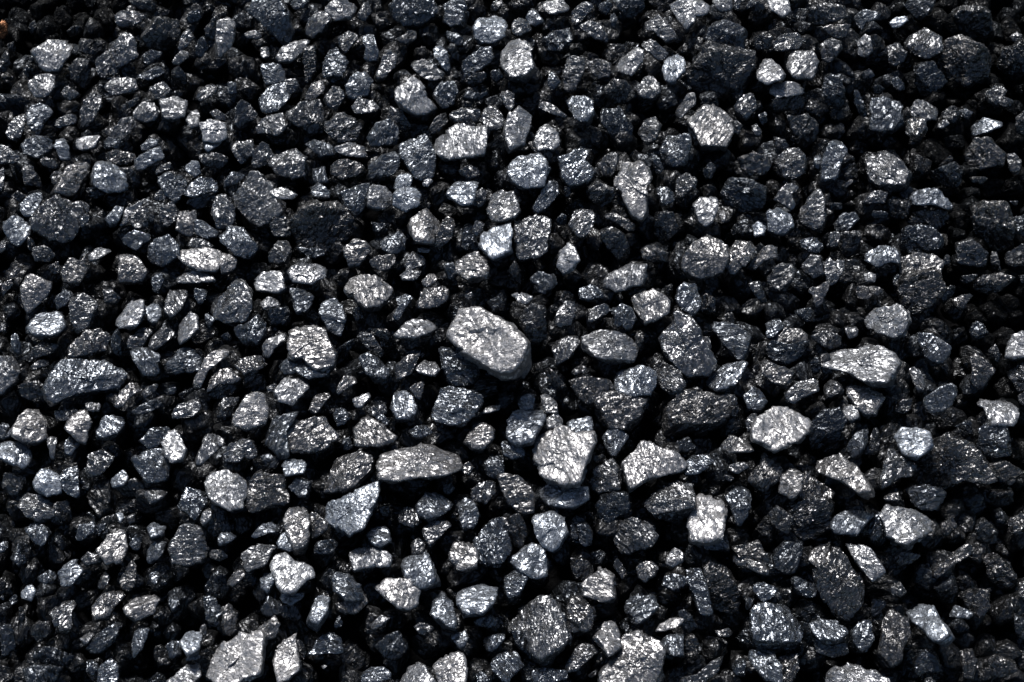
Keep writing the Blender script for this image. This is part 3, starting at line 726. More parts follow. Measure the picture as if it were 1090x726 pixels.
6w 326,101 331,91 341,81 348,87 345,95 335,105 327,105
7w 234,269 242,268 252,277 248,288 236,290
3 219,29 230,17 235,21 230,37 225,48 219,43
7b 155,329 163,321 171,321 171,335 165,345 157,340
4 23,175 33,176 41,188 45,199 37,195 27,195
6b 269,569 279,557 300,555 298,565 285,567 273,571
3b 118,356 126,352 132,371 128,383 120,377
8 79,151 87,145 105,145 101,157 89,160 83,157
4w 947,597 956,588 979,590 977,597 960,601
4 31,265 48,261 58,271 54,277 39,276
6 574,420 581,416 592,428 594,439 583,439 577,430
3 33,673 37,665 52,662 54,677 41,681
4b 614,559 625,557 631,567 629,578 619,580
4b 138,438 161,426 176,422 176,428 157,439
5 58,438 70,435 89,438 87,445 62,447
5b 80,573 85,559 99,555 103,567 91,573
2 424,362 439,361 461,358 459,366 434,371
6b 910,18 915,13 923,11 936,14 933,21 921,23 919,31 914,27
8w 692,669 703,664 718,657 727,659 722,667 705,672 694,672
2 919,485 931,454 938,464 933,480
4b 490,101 498,96 513,101 531,91 533,96 517,103 505,108 492,105
4 1082,124 1090,118 1097,128 1090,145 1082,140
4 456,138 463,126 476,118 480,124 474,132 461,143
5b 432,458 447,452 461,454 461,460 445,466 436,463
6 -2,155 3,152 20,166 14,172 2,172
3w 316,667 329,700 325,712 316,692
6 431,281 439,269 452,271 451,281 434,288
7 913,43 919,36 926,39 928,54 921,59 914,56
5 159,93 174,87 181,95 176,105 165,104
3 796,44 809,37 821,40 819,50 803,52
7b 57,148 68,147 73,157 74,168 64,168 59,157
8b 296,578 302,565 310,569 314,583 308,587 298,583
4b 691,157 699,162 709,186 707,193 699,186
6 154,526 163,516 176,524 174,530 161,536
6 189,43 197,33 207,30 208,37 203,45 194,53 189,50
8b 420,199 422,188 430,183 439,187 436,199 424,202
5 199,265 203,252 221,256 229,263 211,265
7 49,462 54,458 62,458 59,474 58,489 54,491 52,476
7b 113,232 124,219 132,211 132,221 124,238 118,240
4w 647,595 656,593 672,613 666,620 656,607
6b 511,679 536,675 536,681 525,692 519,690
5 250,155 269,147 271,164 263,168
6 246,157 253,146 261,157 263,168 256,172 248,162
4b 110,154 116,147 128,145 136,157 124,159 112,158
5b 331,180 345,176 349,193 337,195 331,188
2b 1080,655 1090,659 1095,679 1082,679
6w 234,619 248,609 259,605 261,613 248,624 242,621
8 274,317 287,316 304,322 304,327 292,326 281,329
6 544,25 552,20 560,21 565,31 552,37 546,35
6b 329,197 337,193 351,203 349,210 339,210 331,205
5b 237,195 246,184 263,181 265,186 248,196 240,199
5 209,101 221,89 230,93 229,99 217,105 211,114 209,110
8 896,437 900,429 912,431 915,443 906,449
5 877,410 885,404 896,410 896,418 883,422 878,418
5b 699,199 707,197 716,205 716,213 705,217 700,209
6b 552,426 560,418 569,420 567,435 554,437
3 138,0 165,0 167,10 159,12 143,6
7 709,593 718,583 728,588 726,597 716,602 709,599
4b 905,95 913,97 923,116 921,124 915,122 909,107
8b 217,145 240,145 234,153 221,162 218,157
8 287,203 300,198 308,203 316,207 310,211 296,211 288,207
3 124,180 138,179 145,186 143,199 136,201 132,186
4w 1002,559 1012,548 1018,559 1008,575 1003,567
4b 149,61 159,53 171,56 169,64 155,69 149,66
4 488,182 500,175 513,182 511,189 496,189
5b 355,441 358,435 366,435 375,445 360,454
7b 231,571 240,565 250,564 256,571 240,578 234,579
3b 846,331 863,327 871,333 867,341 854,340
5b 178,688 182,681 194,683 192,698 182,700
5w 1012,319 1033,310 1035,315 1022,331 1018,327
6 531,99 540,95 547,101 547,112 542,118 536,110
7b 277,617 281,610 292,611 293,619 285,630 279,626
4b 1033,352 1039,342 1047,346 1051,356 1041,362 1035,358
4b 608,547 616,555 614,580 608,584
7 95,271 103,264 120,261 121,265 112,271 103,276 96,277
6 1072,164 1080,164 1088,172 1083,184 1075,182
9 737,4 747,0 756,6 753,14 741,18 739,10
7b 1011,646 1016,643 1035,652 1030,657 1012,656
5 85,595 93,587 110,593 107,599 93,601
7 581,447 592,438 599,447 598,454 583,456
7 199,128 205,114 211,114 212,124 213,134 203,135
7b 116,512 132,499 136,509 132,518 122,517
3w 873,379 883,377 885,397 875,400
4 796,302 809,300 816,319 811,321 803,313
4 509,199 519,205 515,219 505,221 505,211
8 540,304 546,305 552,315 555,311 567,315 561,324 552,321 544,313
5b 502,661 521,655 531,661 523,667 505,665
5b 58,319 68,309 79,313 72,323 62,327
4 1003,120 1014,113 1022,120 1018,130 1006,128
5b 39,615 52,607 60,607 62,615 54,620 41,619
3 494,85 505,79 517,76 518,83 505,91 495,89
4b 778,708 788,699 794,702 792,719 782,716
5w 0,307 14,290 21,290 10,307 2,317 0,317
2b 517,321 534,315 538,329 525,331
7b 157,561 163,555 175,561 174,569 161,572
6b 560,19 567,8 573,14 579,23 571,27 563,25
7b 293,628 300,632 323,632 320,638 310,643 302,640
7 213,553 219,536 225,533 225,551 217,561
5 59,130 72,121 81,124 80,131 68,135 60,135
5w 752,671 768,671 782,665 786,671 776,677 761,677
7 391,665 410,652 418,655 403,668 394,669
2b 93,201 107,199 120,205 103,211 95,209
4 110,309 116,305 128,317 124,323 112,321
3 0,58 8,54 11,68 8,75 0,79
5 63,100 71,92 85,100 79,106 64,106
7 759,0 780,0 780,9 768,12 762,8
4 422,41 432,36 439,30 445,32 443,41 434,46 424,44
2b 1016,454 1033,447 1035,462 1024,464
3w 677,354 685,354 685,369 678,381 675,373
2b 929,638 944,640 938,652 927,657
5b 10,358 15,350 23,366 21,377 13,371
6 425,293 434,288 449,285 443,298 428,298
7b 69,472 74,464 85,472 76,484 69,481
6 0,173 5,174 4,199 0,205 -4,186
3b 720,470 732,466 741,476 728,480 720,478
5b 583,74 590,76 597,87 588,96 583,89
5 794,447 803,438 809,443 803,454 796,464
7b 479,677 494,671 498,679 492,690 484,683
2b 950,296 960,290 960,317 954,315
3 950,435 960,426 970,424 969,435 958,440
8 375,424 391,418 397,419 385,434 379,433
6w 436,414 447,403 452,406 448,424 443,422
5b 161,296 169,290 175,294 169,311 163,309
4b 277,485 287,484 298,489 294,497 281,495
5b 180,632 190,629 191,646 184,651 180,642
5 436,661 451,663 463,669 449,676 443,669
5 379,17 387,4 393,0 395,12 389,21 383,19
5 436,580 445,573 453,580 449,590 439,588
7b 197,178 203,170 211,172 213,184 207,187 199,182
4b 198,19 205,12 215,9 216,17 209,23 199,26
2b 395,236 410,238 414,248 399,250
4b 476,33 488,37 494,41 492,49 484,48 476,41
6 184,64 192,54 204,51 203,58 190,68 185,68
5 393,433 410,430 412,439 401,443 394,441
3b 211,41 216,39 221,50 215,59 207,60 209,52
2 25,72 33,68 41,72 41,80 32,84 26,77
6w 449,298 457,290 467,290 463,300 451,307
3 1053,269 1061,269 1066,288 1057,290
3b 747,182 757,172 763,180 755,191 747,188
4w 993,180 1008,168 1022,160 1022,166 1006,176 995,184
8b 22,630 33,621 38,630 33,639 23,636
5b 304,0 329,0 328,7 314,9 306,4
4b 472,281 484,279 486,294 476,296
6 503,242 509,231 516,231 514,244 507,251 503,248
5 304,85 314,84 319,91 312,99 306,101
4 1002,309 1018,302 1014,315 1004,323
4b 945,81 952,79 962,89 962,96 956,97 948,87
5b 0,449 8,452 14,464 4,467 0,465
5 1085,630 1090,617 1097,624 1095,636 1086,638
4w 221,586 234,585 243,591 236,597 224,593
4 823,145 836,149 844,157 834,158 823,155
6 775,495 794,491 797,497 786,503 778,501
8b 801,240 807,235 815,242 813,250 803,252
4 40,172 50,168 64,171 62,177 52,179
4 947,624 958,620 964,630 956,636 950,632
7 509,433 538,430 531,437 513,440
5b 92,702 99,700 105,708 99,719 93,714
3 476,49 484,46 489,60 486,70 482,64
2b 799,4 809,2 815,8 809,17 801,14
3b 863,387 869,379 873,381 873,400 865,397
4 145,424 157,412 169,406 165,416 153,424
4 1051,373 1059,366 1066,379 1061,387
5b 207,307 219,309 219,317 213,324 207,317
3 540,288 548,277 554,288 548,298
5 882,247 894,248 891,263 883,261
3b 360,369 378,360 380,364 370,375 362,373
5 101,624 112,608 118,615 110,626
6b 395,437 401,435 416,449 412,453 401,445
5 745,358 755,358 757,369 751,374 745,366
3 29,261 33,244 37,261 41,269 31,269
5 1084,422 1095,414 1097,430 1086,430
6b 151,155 157,148 168,147 167,155 153,160
6b 158,607 165,604 171,613 165,624 161,617
5 223,120 229,115 240,122 240,128 230,128
5b 636,4 650,0 652,8 645,14 638,10
9b 947,24 954,18 963,18 965,23 956,29 950,29
6 261,37 269,31 279,33 280,40 271,41 263,40
4b 650,14 658,13 656,27 653,39 650,31
5b 138,578 145,569 151,571 149,584 140,583
6b 192,698 215,694 219,698 209,702 197,702
5 30,391 43,382 52,383 50,389 35,393
5 608,395 619,386 625,387 623,395 612,400
3 627,487 641,484 650,489 639,495
3b 374,329 383,325 387,338 379,342
5b 507,719 513,714 521,723 517,729 509,727
5w 490,499 500,490 505,499 500,505 492,503
3 1018,294 1041,292 1033,300 1024,302
6 91,428 107,429 105,438 93,437
6 899,348 912,348 913,356 904,361
6w 941,528 958,522 959,531 942,533
4w 1030,188 1053,189 1050,197 1035,193
5w 893,199 914,185 920,185 906,195 894,205
3b 523,76 531,74 537,83 529,87 523,83
4b 866,166 875,164 873,178 867,184
4 55,186 62,181 67,184 64,193 56,196
4b 103,559 114,557 116,567 105,569
4 778,130 784,128 790,134 786,143 780,140
4 519,12 525,2 536,0 535,6 525,12
4 52,283 62,279 66,290 56,292
2 403,540 414,538 416,549 405,549
7 86,679 99,669 101,675 91,686
5 163,184 169,177 182,172 180,180 167,185
3b 927,224 946,226 944,232 929,231
5 165,207 171,202 178,209 171,215 165,213
5b 242,87 251,89 252,99 244,101
3b 364,468 372,466 376,476 366,479
2 72,33 80,27 88,28 83,35 75,39
3b 879,217 896,216 896,222 883,224
2b 592,234 598,227 604,230 602,238 594,240
3b 917,79 925,73 931,81 923,85 917,83
3 21,640 25,644 27,661 20,659
5b 217,329 228,340 223,348 219,344
7 919,292 925,290 932,292 931,300 923,300
3b 472,516 480,514 484,520 478,526 472,523
7 764,224 769,218 773,232 768,238
5 1084,293 1097,292 1097,302 1088,300
6 85,234 91,227 97,227 93,236 87,242
2 31,27 36,22 39,27 38,37 32,37
4b 355,667 360,653 365,663 360,671
3 12,209 19,203 27,209 21,215
5 799,134 805,132 811,140 809,145 803,143
5w 8,294 21,280 23,285 14,296
3b 807,122 815,119 817,128 811,134
6 277,52 285,49 287,58 281,62 278,59
5b 1022,118 1028,115 1035,120 1030,126 1024,124
2 0,83 23,80 21,84 0,87
6 0,253 6,253 6,265 0,269
2 709,304 716,302 716,315 709,315
3 242,81 259,64 265,58 266,64 254,72 244,81
3b 929,93 935,90 942,95 938,100 931,99
6 1074,39 1082,34 1088,38 1084,44 1076,42
5 984,723 991,721 997,727 985,731
3b 794,636 801,636 801,646 794,648
5b 0,578 8,575 8,584 0,588
7 997,130 1006,127 1010,132 1004,136 998,135
5 0,341 6,344 7,354 0,354
5 793,6 799,0 808,0 803,6 794,9
2b 234,358 242,354 248,360 242,364
8b 124,547 129,542 132,551 128,559
4 134,551 145,545 143,555 138,557
5 283,412 294,408 294,416 285,417
4 625,719 639,709 637,716 627,723
2 8,48 15,44 17,54 11,56
3 600,199 607,199 607,209 601,209
5 1006,271 1012,273 1010,285 1005,281
5 211,665 219,665 220,675 215,675
7 449,193 459,189 461,193 455,198 450,197
5 781,0 789,0 786,10 781,9
7 443,265 449,263 459,265 457,269 447,268
3b 10,638 17,632 19,640 12,644
4b 178,414 188,412 186,420 180,420
4 161,657 178,646 176,652 165,657
5 494,314 503,311 503,318 497,319
4 770,505 782,507 778,512 773,511
6 809,485 815,480 817,487 811,489
3 674,311 685,307 693,311
4b 1074,214 1084,214 1081,219
7 341,708 349,708 345,712
4b 0,636 4,632 4,640
6 1074,466 1078,466 1076,472
4r 0,23 5,22 8,27 7,34 4,39 -1,38
"""
LABELS = [
    'big pale silvery wedge-shaped lump at the centre, broad end lower right, finely cracked',
    'big grey mound-shaped lump cut by the bottom edge, two ridges meeting on top',
    'brightest white-silver blocky lump, squared top, right of the long loaf-shaped lump',
    'long loaf-shaped grey lump with cracked upper face and rounded ends, left of the brightest block',
    'big black ribbed block with faint streaks, left of a small bright egg-shaped lump',
    'large dark dome-shaped lump with a pale upper rim, left of the white oval lump',
    'big gritty grey pear-shaped lump near the bottom edge, pointed lower end',
    'big dull black lump with gritty top, right of the tilted grey square',
    'big dull slate slab with ragged lower left side, right of a small bright rounded lump',
    'big pale diamond-shaped lump with dark streaked left corner and shaded underside',
    'long brick-shaped bluish grey lump near the left edge, flat top and slanted left end',
    'large blue-grey blocky lump just below-left of the dark bumpy upright lump',
    'pale silvery squarish slab at the bottom edge beside a tall pale spike',
    'large dark bumpy upright lump left of a pale slanting bar, lighter knob at its top',
    'tall mid-grey block slanting down to the right, two lumps right of the long flat one',
    'large dull dark boulder with faint scratches near the top right corner',
    'pale grey block cut by the bottom edge toward the lower right',
    'white-silver oval lump with smooth cracked face, beside a black rounded lump',
    'pale angular lump narrowing downward, under an oval layered lump',
    'big dark grey rhombus-shaped lump near the left edge, sharp upper corner',
    'pale grey hump-shaped lump with curved ridges, right of the brightest white-silver block',
    'tilted grey square lump standing on one corner, a falling chip over its right side',
    'broad pale cracked lump, wider than tall, right of a blue-grey slanting block',
    'black smooth leaning slab with blue glints along its left edge',
    'dark crumbly lump with a small yellowish fleck near the right edge',
    'pale layered boulder-like lump with dark right flank and ridged lower edge',
    'oval layered grey lump with a dark crease, left of the long loaf-shaped lump',
    'pale grey lump with dark split right side, below the big black ribbed block',
    'large near-black chunky lump just above-left of the pale slanting bar',
    'large mid-grey blocky lump just left of the bright upright post-shaped lump',
    'large black lump with one thin bright scratch, topmost at the right',
    'dark upright lump with gritty glitter, above and right of a round sparkling lump',
    'pale cool-grey wedge tapering to the right, below the big dull slate slab',
    'tall silvery tooth-shaped lump with narrow lower end, upper right of centre',
    'long layered splinter-like lump sloping down right, right of the knobbly dark lump',
    'blue-glinting loaf-like lump with dull top edge, above and right of the brightest block',
    'wide wrinkled dark grey lump with folded surface, above the layered oval lump',
    'long flat ridged grey lump lying level, right of the pale central wedge',
    'dull blue-grey squarish lump under the pale central wedge',
    'rounded five-sided grey lump below a small double-topped white lump',
    'grey two-humped lump with veined face, left of a bright squarish one',
    'blue-white rough lump with jagged top, left of a dark green-grey one',
    'large upright dark grey long lump just below-left of the cream-flecked bar',
    'grey shark-fin-shaped lump sloping down right, near the upper right',
    'rough oval silver-grey lump leaning right, left of a smooth dark rounded one',
    'pale upright egg-shaped lump with flat base, below a blue-white rough lump',
    'large dark grey chunky lump just right of the rough oval lump',
    'tall pale spike-shaped lump at the bottom edge beside the squarish slab',
    'long crumbly dark blue ridge-shaped lump at the top edge, right of a falling chip',
    'blue-grey block slanting down to the right, left of a broad pale cracked lump',
    'large mid-grey blocky lump just above the glittering dark upright lump',
    'pale speckled block near the top edge, below a small pale rounded lump',
    'large dim blue-grey chunky lump, third one above-left of the big gritty pear-shaped lump',
    'speckled mid-grey roundish lump with dark lower left, above the oval layered area',
    'large flat-lying grey oblong lump just below the pale rounded hump',
    'large near-black chunky lump just above the long layered splinter',
    'dull slate lump tucked against the lower left edge of the pale central wedge',
    'tall dark slab with grey top edge in the lower left',
    'large flat-lying pale silvery oblong lump just below-left of the glittering dark upright lump',
    'large upright dim blue-grey lit left edge of the black leaning slab',  # lit edge of the slab, built as a separate lump of paler colour
    'pale lump with a rounded split top at the bottom edge',
    'flat-lying charcoal oblong lump, second one above-right of the rounded grey five-sided lump',
    'light bluish chunky lump just above-left of the brightest white-silver block',
    'bright silvery curled lump with dark notch under its right end',
    'flat-lying light bluish oblong lump just above-right of the glinting loaf-like lump',
    'right-dipping grey oblong lump just below-left of the brightest white-silver block',
    'flat-lying dark bluish long lump just above the big black ribbed block',
    'pale bluish chunky lump, second one above-left of the big gritty pear-shaped lump',
    'pale bluish chunky lump, second one below the brightest white-silver block',
    'dim blue-grey blocky lump just above-right of the big dull slate slab',
    'bright silvery upright post-shaped lump with ragged dark base',
    'flat-lying light bluish long lump just below the brightest white-silver block',
    'light bluish blocky lump, fourth one below-right of the pale angular lump lower left',
    'wide dark blue lump cut by the top edge',
    'blue-grey bar with a cream patch at its upper left end and pale lower tip',
    'pale silvery chunky lump, fourth one above-left of the split pale lump at the bottom',
    'pale silvery chunky lump just above the blue-grey slanting block',
    'blue-grey chunky lump just right of the blue-white rough lump',
    'right-dipping dim blue-grey oblong lump, second one right of the tall grey slanting block',
    'upright pale silvery long lump just above the blue-white rough lump',
    'small bright trapezoid lump with flat base, left of the dark wrinkled lump',
    'left-dipping mid-grey long lump, second one above the big dark rhombus at far left',
    'pale arrowhead-shaped lump with a split right side, in the lower left',
    'pale silvery chunky lump just left of the split pale lump at the bottom',
    'dim blue-grey blocky lump just above the grey shark-fin lump',
    'bright pale lump at upper left, slanting, above a smaller bright one',
    'tall slanting grey block with straight left edge, left of a shark-fin lump',
    'flat-lying charcoal oblong lump, second one above the glittering dark upright lump',
    'light grey chunky lump, third one below the blue-grey slanting block',
    'light bluish chunky lump just above the big gritty pear-shaped lump',
    'narrow pale bar slanting down right, right of the dark bumpy upright lump',
    'light grey chunky lump just left of the smooth mauve-grey lump',
    'flat-lying light grey long lump, second one left of the rounded grey five-sided lump',
    'mid-grey chunky lump just above-right of the layered oval lump',
    'bright blue-white chunky lump just left of the pale egg-shaped lump',
    'black lump with one pale grey spot, near the top left',
    'dim blue-grey pointed lump just left of the dark wrinkled lump',
    'light grey chunky lump, second one below-left of the pale egg-shaped lump',
    'flat-lying pale silvery long lump, second one below-right of the pale angular lump lower left',
    'light grey chunky lump, second one above-right of the big gritty pear-shaped lump',
    'left-dipping light bluish oblong lump just below-right of the tall grey slanting block',
    'upright grey oblong lump just right of the big gritty pear-shaped lump',
    'flat-lying pale silvery oblong lump, second one above-left of the two-humped grey lump',
    'light grey chunky lump, third one left of the long brick-shaped lump',
    'pale silvery chunky lump, second one above-right of the big dull slate slab',
    'blue-grey blocky lump just below-left of the white egg-shaped lump',
    'dark grey chunky lump, third one below-left of the upright blue lump at the top',
    'small bright rounded blue-white lump left of the big dull slate slab',
    'grey chunky lump, third one above the dark crumbly lump at right edge',
    'light grey blocky lump just above-left of the tall grey slanting block',
    'left-dipping light bluish oblong lump just below-right of the pale triangle at left edge',
    'grey pointed lump just below-left of the small bright round lump',
    'upright near-black oblong lump just right of the dull dark boulder at upper right',
    'light grey blocky lump just above-left of the pale egg-shaped lump',
    'pale bluish chunky lump just above-left of the pale speckled block at top',
    'dim blue-grey chunky lump, third one below-left of the two-humped grey lump',
    'right-dipping blue-grey oblong lump just below-left of the tilted grey square',
    'flat-lying blue-grey oblong lump just below the long loaf-shaped lump',
    'flat-lying light grey oblong lump just below the big pale diamond-shaped lump',
    'grey chunky lump, second one below the upright blue lump at the top',
    'mid-grey blocky lump just above-left of the dull dark boulder at upper right',
    'left-dipping light bluish oblong lump just below the long layered splinter',
    'right-dipping grey oblong lump just below-left of the tall grey slanting block',
    'grey chunky lump, second one right of the pale triangle at left edge',
    'flat-lying grey oblong lump just above the long brick-shaped lump',
    'charcoal chunky lump just right of the big pale central wedge',
    'flat-lying charcoal oblong lump just below-left of the pale rounded hump',
    'upright blue-grey oblong lump just above-right of the pale layered boulder',
    'flat-lying near-black long lump just left of the dark crumbly lump at right edge',
    'light bluish chunky lump, second one above-right of the big dark rhombus at far left',
    'left-dipping mid-grey oblong lump, second one below the tall slanting grey block',
    'mid-grey chunky lump just above-right of the tilted grey square',
    'dark grey chunky lump just below-left of the long layered splinter',
    'black chunky lump just below-left of the dull dark boulder at upper right',
    'dark grey chunky lump just above-left of the glinting loaf-like lump',
    'crinkled silver lump right of a small white egg-shaped one near the top',
    'grey chunky lump just left of the pale rounded hump',
    'pale grey triangular lump near the left edge, point downward',
    'upright charcoal long lump just below-right of the small crinkled silver lump',
    'dark grey chunky lump just below the white oval lump',
    'left-dipping blue-grey oblong lump, fourth one above-left of the two-humped grey lump',
    'flat-lying charcoal long lump, second one above the white oval lump',
    'right-dipping near-black oblong lump, second one above-right of the cream-flecked bar',
    'dim blue-grey blocky lump just below-left of the pale grey crest-shaped lump',
    'right-dipping near-black long lump just below the big gritty pear-shaped lump',
    'light grey chunky lump, fourth one below-right of the long loaf-shaped lump',
    'upright pale bluish long lump just below-right of the bright curled lump',
    'right-dipping blue-grey oblong lump just below the glittering dark upright lump',
    'blue-grey chunky lump, second one left of the pale block cut by the bottom edge',
    'left-dipping mid-grey oblong lump just right of the rounded grey five-sided lump',
    'left-dipping dim blue-grey long lump just left of the pale speckled block at top',
    'light bluish pointed lump, second one above the split pale lump at the bottom',
    'dim blue-grey pointed lump just right of the bright upright post-shaped lump',
    'flat-lying mid-grey oblong lump, fifth one below-left of the smooth mauve-grey lump',
    'charcoal chunky lump, second one above-left of the dark bumpy upright lump',
    'right-dipping pale bluish oblong lump, third one below-left of the smooth mauve-grey lump',
    'flat-lying near-black oblong lump just right of the grey shark-fin lump',
    'mid-grey chunky lump just right of the pale egg-shaped lump',
    'left-dipping pale silvery oblong lump just above-left of the dark wrinkled lump',
    'flat-lying pale silvery oblong lump just left of the speckled roundish lump',
    'dim blue-grey chunky lump just above the big grey mound at the bottom',
    'grey chunky lump, second one left of the tall slanting grey block',
    'left-dipping light grey oblong lump, third one above-left of the smooth grey oval at lower left',
    'flat-lying mid-grey oblong lump just above-left of the bright curled lump',
    'pale silvery chunky lump just above-left of the big grey mound at the bottom',
    'upright charcoal oblong lump, second one above the big gritty pear-shaped lump',
    'blue-grey chunky lump just right of the bright curled lump',
    'dim blue-grey chunky lump just below-right of the two-humped grey lump',
    'left-dipping light grey long lump just right of the white egg-shaped lump',
    'blue-grey blocky lump, third one above-right of the bright flat chip',
    'blue-grey blocky lump just below-left of the big gritty pear-shaped lump',
    'upright blue-grey oblong lump just below-left of the rounded grey five-sided lump',
    'mid-grey blocky lump, second one below-left of the black lump with grey spot',
    'upright blue-grey oblong lump just above-left of the big gritty pear-shaped lump',
    'flat-lying dark bluish oblong lump just above-right of the pale wedge at lower right',
    'left-dipping pale silvery oblong lump just below-right of the speckled roundish lump',
    'right-dipping charcoal oblong lump, second one above the tall silvery tooth-shaped lump',
    'light bluish chunky lump just left of the dull blue-grey square lump',
    'dull dark slab at the bottom edge, far left',
    'blue-grey chunky lump just below the dark bumpy upright lump',
    'mid-grey blocky lump, second one below-right of the big dark rhombus at far left',
    'pale elongated lump falling through the air near the top left, pointed at both ends',
    'pale silvery chunky lump, fourth one below-right of the glittering dark upright lump',
    'flat-lying dark grey long lump, third one above-right of the small crinkled silver lump',
    'left-dipping pale silvery long lump, third one left of the pale squarish bottom slab',
    'upright blue-tinged lump near the top edge, bumpy, narrow at its upper end',
    'dim blue-grey pointed lump, third one right of the tall pale spike',
    'bright silvery chunky lump, third one above-right of the long brick-shaped lump',
    'left-dipping dim blue-grey oblong lump just left of the blue-grey slanting block',
    'dim blue-grey blocky lump just left of the rough oval lump',
    'small grey chunky lump just below-left of the dark crumbly lump at right edge',
    'smooth grey oval lump in the lower left corner area',
    'small right-dipping blue-grey oblong lump, second one right of the long brick-shaped lump',
    'small blue-grey chunky lump, third one below the topmost bright lump on the left',
    'small left-dipping light grey long lump, second one below the two-humped grey lump',
    'small dim blue-grey chunky lump just above-right of the big dull black lump',
    'small light grey blocky lump just below-right of the dull blue-grey square lump',
    'small upright mid-grey oblong lump just left of the tilted grey square',
    'small flat-lying charcoal oblong lump just above-right of the cream-flecked bar',
    'small right-dipping light bluish oblong lump, second one above-left of the tall silvery tooth-shaped lump',
    'small charcoal chunky lump just above-left of the tall slanting grey block',
    'small mid-grey chunky lump, second one left of the smooth grey oval at lower left',
    'small upright pale silvery oblong lump, second one above the rounded grey five-sided lump',
    'dull grey lump in mid-air at the right, below a sparkling triangular one',
    'small left-dipping grey long lump just below-right of the pale wedge at lower right',
    'small left-dipping mid-grey oblong lump, second one above-left of the big pale central wedge',
    'small right-dipping charcoal long lump, second one below the tall silvery tooth-shaped lump',
    'white upright egg-shaped lump in the left part, right of a bluish crumpled one',
    'small left-dipping grey long lump, second one right of the big grey mound at the bottom',
    'small upright mid-grey long lump, second one left of the two-humped grey lump',
    'small pale bluish blocky lump just below-right of the blue-grey slanting block',
    'small flat-lying mid-grey long lump just right of the bright flat chip',
    'small flat-lying pale silvery long lump just below-right of the small white egg at upper right',
    'small right-dipping grey long lump just above the white oval lump',
    'small flat-lying light bluish long lump just below-right of the grey shark-fin lump',
    'small pale bluish chunky lump just left of the big black ribbed block',
    'small right-dipping near-black long lump just above-right of the dull slab at bottom left',
    'small near-black pointed lump just below the rough oval lump',
    'small light grey lit face of the dark lump just left of the long layered splinter',  # bright side of one dark rock, modelled apart with its light in the colour
    'small left-dipping dark grey oblong lump, third one right of the rounded grey five-sided lump',
    'small flat-lying mid-grey oblong lump just above the rough oval lump',
    'small left-dipping grey oblong lump, second one above-right of the pale triangle at left edge',
    'small left-dipping mid-grey oblong lump just left of the smooth grey oval at lower left',
    'small flat-lying bright silvery oblong lump just above-right of the two-humped grey lump',
    'small flat-lying light bluish oblong lump just above-left of the glittering dark upright lump',
    'small bright blue-white chunky lump, second one below-left of the smooth mauve-grey lump',
    'small light bluish chunky lump just right of the smooth mauve-grey lump',
    'small upright grey oblong lump just right of the pale speckled block at top',
    'small bright white egg-shaped lump right of the big black ribbed block',
    'small right-dipping mid-grey oblong lump, second one above-left of the big black ribbed block',
    'small dim blue-grey blocky lump just right of the wide dark blue lump at the top',
    'small pale bluish chunky lump, second one below the blue-grey slanting block',
    'small dim blue-grey chunky lump just above-left of the blue-grey slanting block',
    'small right-dipping dim blue-grey oblong lump, third one right of the pale layered boulder',
    'smooth dull mauve-grey lump near the left edge',
    'small grey chunky lump, second one above-right of the small bright round lump',
    'small flat-lying dark grey long lump, second one below the dark crumbly lump at right edge',
    'small upright grey oblong lump, fourth one below the blue-grey slanting block',
    'small dim blue-grey chunky lump, third one below-left of the bright flat chip',
    'small flat-lying dark grey oblong lump just below-right of the pale grey crest-shaped lump',
    'small mid-grey chunky lump just left of the long flat ridged lump',
    'small left-dipping dark bluish long lump just above-right of the long layered splinter',
    'small flat-lying dark grey oblong lump, second one above-right of the big dull black lump',
    'small light bluish blocky lump just left of the big dark rhombus at far left',
    'small light bluish chunky lump, second one below-left of the tall slanting grey block',
    'small upright pale silvery oblong lump, second one below-left of the two-humped grey lump',
    'small left-dipping grey long lump, second one left of the dull slate lump under the wedge',
    'small upright blue-grey oblong lump, second one below-right of the long loaf-shaped lump',
    'small near-black chunky lump just above-left of the rounded grey five-sided lump',
    'small pale silvery pointed lump just above-left of the big black ribbed block',
    'small blue-grey chunky lump just below-right of the upright blue lump at the top',
    'small left-dipping mid-grey long lump just below-right of the big gritty pear-shaped lump',
    'small left-dipping blue-grey long lump just right of the pale rounded hump',
    'small flat-lying grey long lump, third one left of the big pale diamond-shaped lump',
    'small charcoal chunky lump, second one above-left of the split pale lump at the bottom',
    'small right-dipping grey long lump just below the tall silvery tooth-shaped lump',
    'small dark bluish chunky lump just below the cream-flecked bar',
    'small left-dipping dark bluish long lump just below-left of the smooth grey oval at lower left',
    'small pale silvery chunky lump, second one above-right of the blue-white rough lump',
    'small right-dipping grey long lump just above-right of the black leaning slab',
    'small light grey chunky lump just below the topmost bright lump on the left',
    'small flat-lying dark bluish oblong lump, second one above-right of the pale speckled block at top',
    'small left-dipping mid-grey long lump just above-right of the white oval lump',
    'small grey chunky lump just below-right of the smooth mauve-grey lump',
    'small left-dipping grey long lump, second one below-right of the topmost bright lump on the left',
    'small light grey chunky lump, second one above-left of the bright flat chip',
    'small left-dipping mid-grey long lump just right of the long brick-shaped lump',
    'small left-dipping pale silvery oblong lump, fourth one left of the big black ribbed block',
    'small right-dipping mid-grey long lump, second one below the wide dark blue lump at the top',
    'small bright blue-white chunky lump, second one left of the pale squarish bottom slab',
    'bright white flat chip at upper left, under a small greenish one',
    'small grey chunky lump, fourth one above-right of the big dull slate slab',
    'small left-dipping mid-grey oblong lump just above the speckled roundish lump',
    'small flat-lying light grey oblong lump just above the upright blue lump at the top',
    'small left-dipping dark grey oblong lump, second one below-right of the cream-flecked bar',
    'small light grey chunky lump, second one below-left of the blue-grey slanting block',
